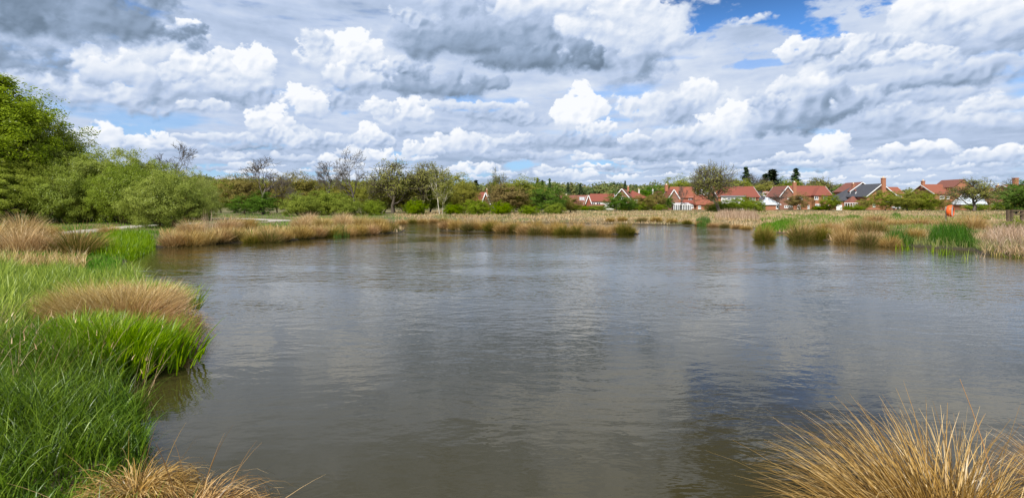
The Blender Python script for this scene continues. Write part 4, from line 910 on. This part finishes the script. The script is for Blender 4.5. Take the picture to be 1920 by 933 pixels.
M['lead'] = mat('lead', lambda n: bsdf(n, n.mix(n.noise(pos(n), 2, 3, .6), (.10, .11, .12, 1), (.16, .17, .18, 1)), .6))
M['pot'] = mat('pot', lambda n: bsdf(n, (.62, .52, .38, 1), .8))
M['wood'] = mat('weathered_wood', lambda n: bsdf(n, n.mix(n.noise(n.v('MULTIPLY', pos(n), (8, 8, 1)), 2, 4, .7), (.06, .04, .025, 1), (.14, .10, .065, 1)), .9))
HBASE = .42
class House:
    """a house standing at range Y; parts are given in metres on a local frame whose x runs to the right along the front, y away from the pond"""
    def __init__(s, px, Y, label, rot=0, cat='house'):
        s.Y = Y; s.e = empty('house', (GX(px, Y), Y, HBASE), rot); tag(s.e, label, cat); s.px = px
    def x(s, px): return (px - s.px) / F * s.Y
    def z(s, py): return GZ(py, s.Y) - HBASE
    def block(s, x0, x1, y0, y1, ze, zr, axis='x', wall='brick', roof='tile_red', hip=(0, 0), barge=True, ov=.35):
        """walled block; ridge along axis; hip=(start,end) fractions of the half-span pulled in"""
        w = MB(); r = MB(); th = .16
        if axis == 'x':
            ym = (y0 + y1) / 2; hx0 = hip[0] * (y1 - y0) / 2; hx1 = hip[1] * (y1 - y0) / 2
            v = [(x0, y0, -.3), (x1, y0, -.3), (x1, y1, -.3), (x0, y1, -.3), (x0, y0, ze), (x1, y0, ze), (x1, y1, ze), (x0, y1, ze), (x0 + hx0, ym, zr), (x1 - hx1, ym, zr)]
            w.poly(v, [(0, 1, 5, 4), (2, 3, 7, 6), (1, 2, 6, 9, 5) if not hip[1] else (1, 2, 6, 5), (3, 0, 4, 8, 7) if not hip[0] else (3, 0, 4, 7), (4, 5, 9, 8), (6, 7, 8, 9)] + ([(5, 6, 9)] if hip[1] else []) + ([(7, 4, 8)] if hip[0] else []))
            sl = (zr - ze) / ((y1 - y0) / 2); dz = ov * sl; e0, e1 = (ov, ov)
            a = [(x0 - e0, y0 - ov, ze - dz), (x1 + e1, y0 - ov, ze - dz), (x1 + e1, y1 + ov, ze - dz), (x0 - e0, y1 + ov, ze - dz), (x0 + hx0 - (e0 if not hip[0] else 0), ym, zr), (x1 - hx1 + (e1 if not hip[1] else 0), ym, zr)]
            ends = [((x0 - e0, y0 - ov, ze - dz), (x0 - e0, ym, zr), (x0 - e0, y1 + ov, ze - dz))] if not hip[0] else []
            if not hip[1]: ends.append(((x1 + e1, y0 - ov, ze - dz), (x1 + e1, ym, zr), (x1 + e1, y1 + ov, ze - dz)))
        else:
            xm = (x0 + x1) / 2; hy0 = hip[0] * (x1 - x0) / 2; hy1 = hip[1] * (x1 - x0) / 2
            v = [(x0, y0, -.3), (x1, y0, -.3), (x1, y1, -.3), (x0, y1, -.3), (x0, y0, ze), (x1, y0, ze), (x1, y1, ze), (x0, y1, ze), (xm, y0 + hy0, zr), (xm, y1 - hy1, zr)]
            w.poly(v, [(0, 1, 5, 8, 4) if not hip[0] else (0, 1, 5, 4), (2, 3, 7, 9, 6) if not hip[1] else (2, 3, 7, 6), (1, 2, 6, 5), (3, 0, 4, 7), (5, 6, 9, 8), (7, 4, 8, 9)] + ([(4, 5, 8)] if hip[0] else []) + ([(6, 7, 9)] if hip[1] else []))
            sl = (zr - ze) / ((x1 - x0) / 2); dz = ov * sl
            a = [(x0 - ov, y0 - ov, ze - dz), (x0 - ov, y1 + ov, ze - dz), (x1 + ov, y1 + ov, ze - dz), (x1 + ov, y0 - ov, ze - dz), (xm, y0 + hy0 - (ov if not hip[0] else 0), zr), (xm, y1 - hy1 + (ov if not hip[1] else 0), zr)]
            ends = [((x0 - ov, y0 - ov, ze - dz), (xm, y0 - ov, zr), (x1 + ov, y0 - ov, ze - dz))] if not hip[0] else []
            if not hip[1]: ends.append(((x0 - ov, y1 + ov, ze - dz), (xm, y1 + ov, zr), (x1 + ov, y1 + ov, ze - dz)))
        # a: 0-1 one eave, 3-2 other eave, 4-5 ridge ; raised slabs with thickness
        up = [(p[0], p[1], p[2] + .05 + th) for p in a]; lo = [(p[0], p[1], p[2] + .05) for p in a]
        f = [(0, 1, 5, 4), (2, 3, 4, 5)]
        if hip[0]: f.append((3, 0, 4))
        if hip[1]: f.append((1, 2, 5))
        r.poly(up + lo, f + [tuple(i + 6 for i in q)[::-1] for q in f] + [(0, 6, 7, 1), (3, 2, 8, 9)] + [(0, 4, 10, 6), (4, 3, 9, 10), (1, 7, 11, 5), (5, 11, 8, 2)][:4])
        s.last_wall = w.build('wall', M[wall], s.e); s.last_roof = r.build('roof', M[roof], s.e)
        if barge:
            for p, q, t in ends:
                sgn = -1 if (p[1] < (y0 + y1) / 2 if axis == 'y' else p[0] < (x0 + x1) / 2) else 1
                off = Vector((0, .06 * sgn, .04)) if axis == 'y' else Vector((.06 * sgn, 0, .04))
                MB().bar(Vector(p) + off, Vector(q) + off, .06, .24).bar(Vector(q) + off, Vector(t) + off, .06, .24).build('bargeboard', M['white_paint'], s.e)
        return s
    def chimney(s, x, y, z0, z1, w=.9, m='brick', pot=True, d=None):
        c = MB().box(x - w / 2, x + w / 2, y - (d or w) / 2, y + (d or w) / 2, z0, z1).box(x - w / 2 - .08, x + w / 2 + .08, y - (d or w) / 2 - .08, y + (d or w) / 2 + .08, z1 + .002, z1 + .2).build('chimney', M[m], s.e)
        if pot: MB().tube((x, y, z1 + .15), (x, y, z1 + .65), w * .28, w * .22, 8).build('chimney_pot', M['pot'], c)
    def window(s, x, z, w, h, y, n=2, side=None):
        """framed casement on a wall facing the pond (plane y), or on a wall facing left (side=x plane)"""
        fr = MB(); t = .13
        if side is None:
            fr.box(x - w / 2, x + w / 2, y - .07, y + .05, z, z + t).box(x - w / 2, x + w / 2, y - .07, y + .05, z + h - t, z + h)
            for k in range(n + 1):
                c = x - w / 2 + t / 2 + (w - t) * k / n; fr.box(c - t / 2, c + t / 2, y - .068, y + .05, z + t, z + h - t)
            fr.box(x - w / 2 - .1, x + w / 2 + .1, y - .12, y + .04, z - .12, z - .003)
            f = fr.build('window', M['white_paint'], s.e)
            MB().box(x - w / 2 + .05, x + w / 2 - .05, y - .03, y + .03, z + .05, z + h - .05).build('pane', M['glass_dark'], f)
        else:
            X = side; fr.box(X - .07, X + .05, x - w / 2, x + w / 2, z, z + t).box(X - .07, X + .05, x - w / 2, x + w / 2, z + h - t, z + h)
            for k in range(n + 1):
                c = x - w / 2 + t / 2 + (w - t) * k / n; fr.box(X - .068, X + .05, c - t / 2, c + t / 2, z + t, z + h - t)
            f = fr.build('window', M['white_paint'], s.e)
            MB().box(X - .03, X + .03, x - w / 2 + .05, x + w / 2 - .05, z + .05, z + h - .05).build('pane', M['glass_dark'], f)
    def wpx(s, p0, p1, py0, py1, y, n=2): s.window((s.x(p0) + s.x(p1)) / 2, s.z(py1), s.x(p1) - s.x(p0), s.z(py0) - s.z(py1), y, n)
def hs(*a, **k): return House(*a, **k)
# 1 half hidden in the wood
h = hs(900, 150, 'red roofed house half hidden in the trees on the left of the village')
h.block(h.x(870), h.x(908), 0, 7, h.z(376), h.z(361), 'x', 'brick', 'tile_red'); h.block(h.x(904), h.x(918), -1.0, 4.5, h.z(379), h.z(361), 'y', 'brick', 'tile_red'); h.chimney(h.x(913), 0, h.z(372), h.z(357), .5, 'brick')
h = hs(928, 152, 'dark slate roofed house with a white gable edge, half hidden beside the red roofed one')
h.block(h.x(918), h.x(934), 0, 6, h.z(378), h.z(364), 'x', 'render_white', 'slate')
# 2 low brown roofs
h = hs(1080, 190, 'low brown roofed row with rooflights, left end of the village')
h.block(h.x(1052), h.x(1106), 0, 9, h.z(385), h.z(366.5), 'x', 'brick_dark', 'tile_brown')
for p in (1090, 1095):
    z1 = h.z(372.5); MB().box(h.x(p) - .4, h.x(p) + .4, 2.0, 2.6, z1 - .5, z1 + .6).build('rooflight', M['glass_roof'], h.e)
MB().bar((h.x(1064), 4.5, h.z(366)), (h.x(1064), 4.5, h.z(363)), .5).build('finial', M['pot'], h.e)
# 3 white walled house
h = hs(1130, 185, 'white walled house with a red roof and an orange left gable')
h.block(h.x(1102), h.x(1153), 0, 8, h.z(377), h.z(364), 'x', 'render_white', 'tile_red', hip=(.35, 0)); h.block(h.x(1104), h.x(1130), -3, 0, h.z(386.5), h.z(384), 'x', 'brick_dark', 'tile_brown', barge=False)
h.block(h.x(1098), h.x(1106), -1.5, 2, h.z(377), h.z(366), 'y', 'tile_orange', 'tile_orange'); h.wpx(1109, 1116, 379, 385, -.02); h.wpx(1118, 1126, 379, 385, -.02); h.wpx(1124, 1130, 387, 392, -3.02)
# 4 front gable brick
h = hs(1168, 178, 'brick house with a white edged front gable, behind the bright green round tree')
h.e.rotation_euler.z = R(-16)
h.block(h.x(1151), h.x(1181), 0, 13, h.z(372), h.z(354), 'y', 'brick_dark', 'tile_red'); h.wpx(1162, 1169, 368, 374, -.02); h.wpx(1156, 1162, 380, 387, -.02); h.wpx(1168, 1175, 380, 387, -.02); h.chimney(h.x(1174), 8, h.z(358), h.z(350), .6, 'brick', True)
# 5 red hipped roofs behind
h = hs(1200, 192, 'red hipped roof with a white finial between the gable house and the green tree'); h.block(h.x(1185), h.x(1214), 0, 8, h.z(371), h.z(358), 'x', 'brick', 'tile_red', hip=(.2, 1)); h.chimney(h.x(1203), 4, h.z(362), h.z(356), .4, 'render_white'); h.wpx(1190, 1196, 374, 380, -.02); h.wpx(1204, 1210, 374, 380, -.02)
h = hs(1236, 196, 'small reddish hipped roof peeping over the green tree'); h.block(h.x(1227), h.x(1248), 0, 7, h.z(372), h.z(359), 'x', 'brick', 'tile_brown', hip=(1, 1)); h.chimney(h.x(1228), 3, h.z(364), h.z(356), .45, 'render_white'); h.wpx(1233, 1241, 376, 382, -.02)
# 6 conservatory house
h = hs(1282, 180, 'large orange roofed brick house with a white conservatory below its gable')
h.block(h.x(1256), h.x(1306), 0, 9, h.z(370), h.z(350.5), 'x', 'brick', 'tile_orange', hip=(.3, 0)); h.block(h.x(1250), h.x(1268), -2.5, 5, h.z(370), h.z(356), 'y', 'brick_dark', 'tile_red'); h.chimney(h.x(1256), 4, h.z(358), h.z(347), .9, 'brick')
h.block(h.x(1278), h.x(1304), -1.6, 0, h.z(380), h.z(376), 'x', 'brick', 'tile_red', barge=False)
h.wpx(1291, 1300, 369, 375.5, -.02, 3); h.wpx(1290, 1297, 383, 390, -1.62, 3); h.wpx(1299, 1304, 391, 393, -1.62, 2)
g = MB(); x0, x1 = h.x(1255), h.x(1286)
for k in range(11): g.box(x0 + (x1 - x0) * k / 10 - .09, x0 + (x1 - x0) * k / 10 + .09, -5.2, -5.05, -.2, h.z(384))
g.box(x0 - .1, x1 + .1, -5.25, -5.03, h.z(384), h.z(384) + .22); c = g.build('conservatory', M['white_paint'], h.e)
MB().box(x0, x1, -5.02, -2.6, -.2, h.z(384) - .03).build('pane', M['glass_dark'], c); MB().poly([(x0, -5.2, h.z(383)), (x1, -5.2, h.z(383)), (x1, -2.5, h.z(380)), (x0, -2.5, h.z(380)), (x0, -5.2, h.z(383.6)), (x1, -5.2, h.z(383.6)), (x1, -2.5, h.z(380.6)), (x0, -2.5, h.z(380.6))], [(0, 1, 2, 3), (7, 6, 5, 4), (0, 4, 5, 1), (1, 5, 6, 2), (2, 6, 7, 3), (3, 7, 4, 0)]).build('roof', M['glass_roof'], c)
# 7 low orange roof
h = hs(1325, 176, 'low orange roofed wing with a white dormered house behind it, left of the lone oak')
h.block(h.x(1306), h.x(1343), 0, 8, h.z(383), h.z(366), 'x', 'brick', 'tile_orange', hip=(.15, .4)); h.wpx(1309, 1314, 385, 391, -.02); h.wpx(1338, 1342, 385, 391, -.02)
h = hs(1328, 200, 'white rendered house with dark dormers showing over the low orange roof')
h.block(h.x(1310), h.x(1346), 0, 8, h.z(366), h.z(360), 'x', 'render_white', 'slate'); h.block(h.x(1308), h.x(1315), -1.5, 4, h.z(362), h.z(354), 'y', 'render_white', 'tile_red'); h.wpx(1318, 1326, 362, 366, -.02, 3); h.wpx(1330, 1336, 362, 366, -.02, 2)
# 8 long red roof
h = hs(1385, 178, 'long red roofed house with a row of white dormer windows, behind the lone oak')
h.block(h.x(1347), h.x(1423), 0, 10, h.z(369), h.z(349.5), 'x', 'brick', 'tile_red'); h.block(h.x(1352), h.x(1395), -.5, 0, h.z(368.6), h.z(368), 'x', 'render_white', 'lead', barge=False)
for a, b in ((1351, 1354), (1362, 1369), (1376, 1383)): h.wpx(a, b, 370, 375.5, -.55)
h.block(h.x(1399), h.x(1416), -1.2, 3, h.z(370), h.z(367), 'x', 'tile_red', 'tile_red', barge=False); h.wpx(1402, 1413, 369, 375.5, -1.25, 4)
# 9 slate roof
h = hs(1436, 205, 'blue slate roofed house with white mullions, between the long red roof and the gable house')
h.block(h.x(1423), h.x(1446), 0, 9, h.z(374), h.z(357), 'x', 'brick_dark', 'slate'); h.wpx(1433, 1443, 360, 367, 1.2, 4); h.block(h.x(1443), h.x(1455), -2, 6, h.z(372), h.z(359), 'x', 'brick', 'tile_orange', hip=(1, 1))
# 10 garage with pale hipped roof
h = hs(1446, 168, 'low brick garden building with a pale grey hipped roof', cat='garden building')
h.block(h.x(1430), h.x(1462), 0, 6, h.z(383), h.z(371), 'x', 'brick', 'glass_roof', hip=(1, 1)); h.wpx(1430.5, 1434, 384.5, 391, -.02, 1); h.wpx(1455, 1460, 385, 391, -.02, 1)
# 11 gable + hipped brick house
h = hs(1510, 180, 'large brick house with bright red roof, tall left chimney and white windows')
h.block(h.x(1487), h.x(1552), 0, 9.5, h.z(366.5), h.z(348.5), 'x', 'brick', 'tile_red'); h.block(h.x(1522), h.x(1551), -2.2, 6, h.z(366), h.z(349.5), 'x', 'brick', 'tile_red', hip=(.9, 0)); h.block(h.x(1459), h.x(1487), -1.2, 8, h.z(367), h.z(349.5), 'y', 'brick_dark', 'tile_brown')
h.chimney(h.x(1485.5), -1.4, -.2, h.z(343.5), 1.0, 'brick', True, .7)
for a, b, c_, d_, yy, n_ in ((1520, 1527, 368, 374, -2.22, 2), (1537, 1544, 368, 374, -2.22, 2), (1536, 1546, 383, 388, -2.22, 3), (1498, 1505, 368, 374, -.02, 2), (1495, 1501, 384, 391, -.02, 2), (1514, 1518, 384, 391, -.02, 2), (1473, 1476, 370, 373, -1.22, 1), (1467, 1482, 385, 389, -1.22, 4)): h.wpx(a, b, c_, d_, yy, n_)
dr = MB(); x0, x1 = h.x(1522), h.x(1530); [dr.box(x0 + (x1 - x0) * k / 3 - .09, x0 + (x1 - x0) * k / 3 + .09, -2.32, -2.2, -.1, h.z(383)) for k in range(4)]; dr.box(x0 - .09, x1 + .09, -2.33, -2.21, h.z(383), h.z(383) + .15); d = dr.build('patio_door', M['white_paint'], h.e); MB().box(x0, x1, -2.26, -2.215, -.1, h.z(383)).build('pane', M['glass_dark'], d)
# 12 far brown roof
h = hs(1573, 215, 'plain brown roof in the gap left of the dark slate roofs'); h.block(h.x(1560), h.x(1586), 0, 8, h.z(372), h.z(359.5), 'x', 'brick', 'tile_brown'); h.chimney(h.x(1562), 4, h.z(364), h.z(355), .9); h.wpx(1570, 1577, 374, 379, -.02)
# 13 white walled, dark roofs
h = hs(1610, 184, 'brick and white house with steep dark slate roof and a brown hipped porch')
h.block(h.x(1604), h.x(1650), 3, 12, h.z(358), h.z(341.5), 'y', 'brick', 'tile_brown'); h.block(h.x(1609), h.x(1638), -.2, 3, h.z(362.5), h.z(356), 'x', 'render_white', 'tile_red', barge=False); h.block(h.x(1578), h.x(1638), 1.5, 9, h.z(375), h.z(351.5), 'x', 'brick', 'slate', hip=(1.6, 0)); h.chimney(h.x(1614), 4, h.z(355), h.z(345), .8)
h.block(h.x(1595), h.x(1609), -.6, 1.4, h.z(376), h.z(360), 'y', 'brick', 'slate'); h.block(h.x(1580), h.x(1606), -4, -.8, h.z(379.5), h.z(369.5), 'x', 'brick_dark', 'tile_brown', hip=(1, 1)); h.wpx(1612, 1618, 367, 375, -.22); h.wpx(1622, 1630, 372, 380, -.22); h.wpx(1586, 1600, 383, 389, -4.02, 5)
# 14 tall chimney gable
h = hs(1652, 176, 'brick gable house with a tall central chimney and dark boarded gable')
h.block(h.x(1625), h.x(1680), 0, 12, h.z(367), h.z(345), 'y', 'brick', 'slate', ov=.5); MB().box(h.x(1643), h.x(1651), -.10, -.01, h.z(368), h.z(352)).build('boarding', M['wood'], h.e); h.chimney(h.x(1654), -.6, -.2, h.z(335), 1.1, 'brick', True, .8)
h.wpx(1636, 1641, 381, 388, -.02); h.wpx(1662, 1668, 372, 378, -.02)
h = hs(1684, 196, 'plain orange roof end right of the tall chimney gable'); h.block(h.x(1664), h.x(1694), 0, 7, h.z(363), h.z(351), 'x', 'brick', 'tile_orange'); h.chimney(h.x(1668), 3, h.z(354), h.z(348), .9); h.wpx(1684, 1690, 366, 371, -.02)
# 15 wide orange roof
h = hs(1800, 172, 'wide orange roofed house with a white gabled porch, behind the low spreading tree')
h.block(h.x(1753), h.x(1848), 0, 11, h.z(363), h.z(345.5), 'x', 'brick', 'tile_orange', hip=(0, .8)); h.block(h.x(1786), h.x(1822), -.5, 8, h.z(351), h.z(337), 'y', 'brick', 'tile_brown', ov=.2, barge=False); h.chimney(h.x(1753), 5, h.z(352), h.z(339), .8); h.chimney(h.x(1829), 5, h.z(348), h.z(342), .9, 'brick', False)
h.block(h.x(1781), h.x(1824), -4.5, -.6, h.z(381), h.z(365), 'x', 'brick', 'glass_roof', hip=(1, 0)); h.wpx(1806, 1820, 381.6, 390, -4.52, 3); h.wpx(1791, 1796, 383, 391, -4.52, 1); h.wpx(1762, 1770, 367, 373, -.02); h.wpx(1774, 1780, 367, 373, -.02)
# 16 low roofs to the right
h = hs(1866, 178, 'low brown roofed house with a hipped front wing near the right edge')
h.block(h.x(1850), h.x(1891), 2, 10, h.z(366), h.z(353), 'x', 'brick', 'tile_red'); h.block(h.x(1840), h.x(1888), -3, 2, h.z(378.5), h.z(365), 'x', 'brick_dark', 'tile_brown', hip=(1, .5)); h.wpx(1843, 1853, 381, 387, -3.02, 3); h.wpx(1862, 1876, 381, 387, -3.02, 4); h.chimney(h.x(1892), 4, h.z(362), h.z(348), .9)
h = hs(1916, 170, 'brick chimneyed house end at the right edge behind the dark tree'); h.block(h.x(1906), h.x(1950), 0, 9, h.z(360), h.z(346), 'x', 'brick', 'tile_red'); h.chimney(h.x(1915), 2, h.z(352), h.z(334), 1.1, 'brick', False); h.wpx(1925, 1932, 366, 372, -.02)

# garden walls, fences, pergola, car
def wall_run(px0, px1, Y, z1, m, label, name='garden_wall', cat='wall', th=.22):
    x0, x1 = GX(px0, Y), GX(px1, Y); e = empty(name, ((x0 + x1) / 2, Y, HBASE)); L = (x1 - x0) / 2
    MB().box(-L, L, -th / 2, th / 2, -.4, z1).build('panel' if cat == 'fence' else 'brickwork', M[m], e)
    if cat == 'fence': [MB().box(-L + 2 * L * k / 5 - .06, -L + 2 * L * k / 5 + .06, -th / 2 - .08, -th / 2 - .003, -.4, z1 + .1).build('post', M[m], e) for k in range(6)]
    else: MB().box(-L - .05, L + .05, -th / 2 - .05, th / 2 + .05, z1 + .003, z1 + .09).build('coping', M['lead'], e)
    tag(e, label, cat)
wall_run(1568, 1622, 170, .75, 'brick', 'low red brick garden wall in front of the brown hipped porch')
wall_run(1568, 1578, 168, 1.5, 'white_paint', 'short white garden fence at the left end of the low brick wall', 'garden_fence', 'fence', .08)
wall_run(1196, 1216, 165, .9, 'wood', 'weathered wooden fence under the brown twiggy tree', 'garden_fence', 'fence', .08)
wall_run(1478, 1487, 168, .8, 'wood', 'short timber fence at the foot of the brick gable', 'garden_fence', 'fence', .08)
e = empty('pergola', (GX(1596, 171), 171, HBASE)); tag(e, 'pale timber pergola standing above the low red brick wall', 'pergola')
for k in range(6): MB().box(-1.9 + k * .76 - .06, -1.9 + k * .76 + .06, -.06, .06, -.2, 2.0).build('post', M['white_paint'], e)
MB().box(-2.1, 2.1, -.05, .05, 2.003, 2.15).build('beam', M['white_paint'], e)
def car(px, Y, label):
    e = empty('parked_car', (GX(px, Y), Y, HBASE + .1)); tag(e, label, 'car')
    prof = [(-2.1, .35), (-2.1, .75), (-1.95, .92), (-1.35, 1.0), (-.75, 1.45), (.75, 1.47), (1.45, 1.0), (2.05, .88), (2.12, .6), (2.1, .35)]
    b = MB(); n_ = len(prof); b.poly([(x, y, z) for y in (-.85, .85) for x, z in prof], [tuple(range(n_)), tuple(range(n_, 2 * n_))[::-1]] + [(i, n_ + i, n_ + (i + 1) % n_, (i + 1) % n_) for i in range(n_)])
    b.build('body', M['car_paint'], e, .05)
    MB().poly([(-1.2, -.87, 1.0), (-.7, -.87, 1.36), (.7, -.87, 1.38), (1.25, -.87, 1.0), (-1.2, -.84, 1.0), (-.7, -.84, 1.36), (.7, -.84, 1.38), (1.25, -.84, 1.0)], [(0, 3, 2, 1), (4, 5, 6, 7), (0, 1, 5, 4), (1, 2, 6, 5), (2, 3, 7, 6), (3, 0, 4, 7)]).build('side_window', M['glass_dark'], e)
    for x in (-1.3, 1.3):
        for y in (-.82, .82): MB().tube((x, y - .1, .32), (x, y + .1, .32), .33, .33, 14).build('wheel', M['rubber'], e)
M['car_paint'] = mat('car_paint', lambda n: bsdf(n, (.50, .52, .54, 1), .25, None, .5)); M['rubber'] = mat('rubber', lambda n: bsdf(n, (.02, .02, .02, 1), .8))
car(1688, 172, 'pale car parked between the tall chimney gable and the garden trees')

# ================================================================ lifebuoy housing on its post
def lifebuoy():
    Y = 39.5; x = GX(1781, Y); z0 = float(ground_z(np.array([x]), np.array([Y]))[0]); zc = GZ(395.5, Y) - z0
    e = empty('lifebuoy_station', (x, Y, z0), R(38)); tag(e, 'orange lifebuoy housing on a grey post in the meadow', 'lifebuoy')
    M['orange'] = mat('orange_plastic', lambda n: bsdf(n, n.mix(n.noise(pos(n), 6, 3, .6), (.72, .10, .015, 1), (.82, .14, .02, 1)), .4, None, .5))
    M['post_grey'] = mat('post_grey', lambda n: bsdf(n, n.mix(n.noise(pos(n), 6, 3, .6), (.30, .29, .26, 1), (.42, .41, .38, 1)), .7))
    MB().tube((0, .22, -.3), (0, .22, zc + .3), .04, .04, 10).build('post', M['post_grey'], e)
    # bowl shaped shell, open towards -y
    n = 32; prof = [(.34, -.14), (.375, -.16), (.40, -.10), (.40, .02), (.36, .10), (.26, .15), (.0, .16)]; V = []; Fc = []
    for r, y in prof:
        for k in range(n): a = 2 * math.pi * k / n; V.append((math.cos(a) * r, y, math.sin(a) * r))
    for j in range(len(prof) - 1):
        for k in range(n): Fc.append((j * n + k, j * n + (k + 1) % n, (j + 1) * n + (k + 1) % n, (j + 1) * n + k))
    me = bpy.data.meshes.new('housing'); me.from_pydata(V, [], Fc); me.materials.append(M['orange']); me.update()
    for p in me.polygons: p.use_smooth = True
    o = put('housing', me, e, (0, 0, zc)); md = o.modifiers.new('t', 'SOLIDIFY'); md.thickness = .012
    V = []; Fc = []; m_ = 12
    for k in range(n):
        a = 2 * math.pi * k / n
        for j in range(m_):
            b = 2 * math.pi * j / m_; r = .255 + .06 * math.cos(b); V.append((math.cos(a) * r, -.03 + .055 * math.sin(b), math.sin(a) * r))
    for k in range(n):
        for j in range(m_): Fc.append((k * m_ + j, k * m_ + (j + 1) % m_, ((k + 1) % n) * m_ + (j + 1) % m_, ((k + 1) % n) * m_ + j))
    me = bpy.data.meshes.new('ring'); me.from_pydata(V, [], Fc); me.materials.append(M['orange']); me.update()
    for p in me.polygons: p.use_smooth = True
    put('ring', me, e, (0, 0, zc))
    MB().box(-.06, .06, -.165, -.10, zc - .33, zc + .33).build('retaining_bar', M['post_grey'], e)
    MB().box(-.34, .34, .06, .08, zc - .22, zc + .22).build('dark_recess', M['rubber'], e)  # black sheet stands in for the shade of the recess inside the shell
lifebuoy()
# wooden rails at the right edge
def rails():
    Y = 38.0; e = empty('wooden_fence', (GX(1897, Y), Y, .4)); tag(e, 'dark wooden post and rail fence at the right edge', 'fence')
    w = lambda px: GX(px, Y) - GX(1897, Y)
    for px, dy in ((1897, 0), (1909, .8), (1916, 0), (1935, 0), (1955, 0)): MB().box(w(px) - .07, w(px) + .07, dy - .07, dy + .07, -.4, GZ(393.5, Y) - .4).build('post', M['wood'], e)
    MB().box(w(1894), w(1960), -.11, -.073, GZ(396, Y) - .4, GZ(393.5, Y) - .4 + .002).build('rail', M['wood'], e); MB().box(w(1900), w(1960), -.11, -.073, GZ(403, Y) - .4, GZ(400.5, Y) - .4).build('rail', M['wood'], e)
rails()
plant('bramble_bush', ('bush', 0), 1912, 409, 34, 70, 'leafy green bramble below the wooden rails at the right edge', 'bush', base=.3)
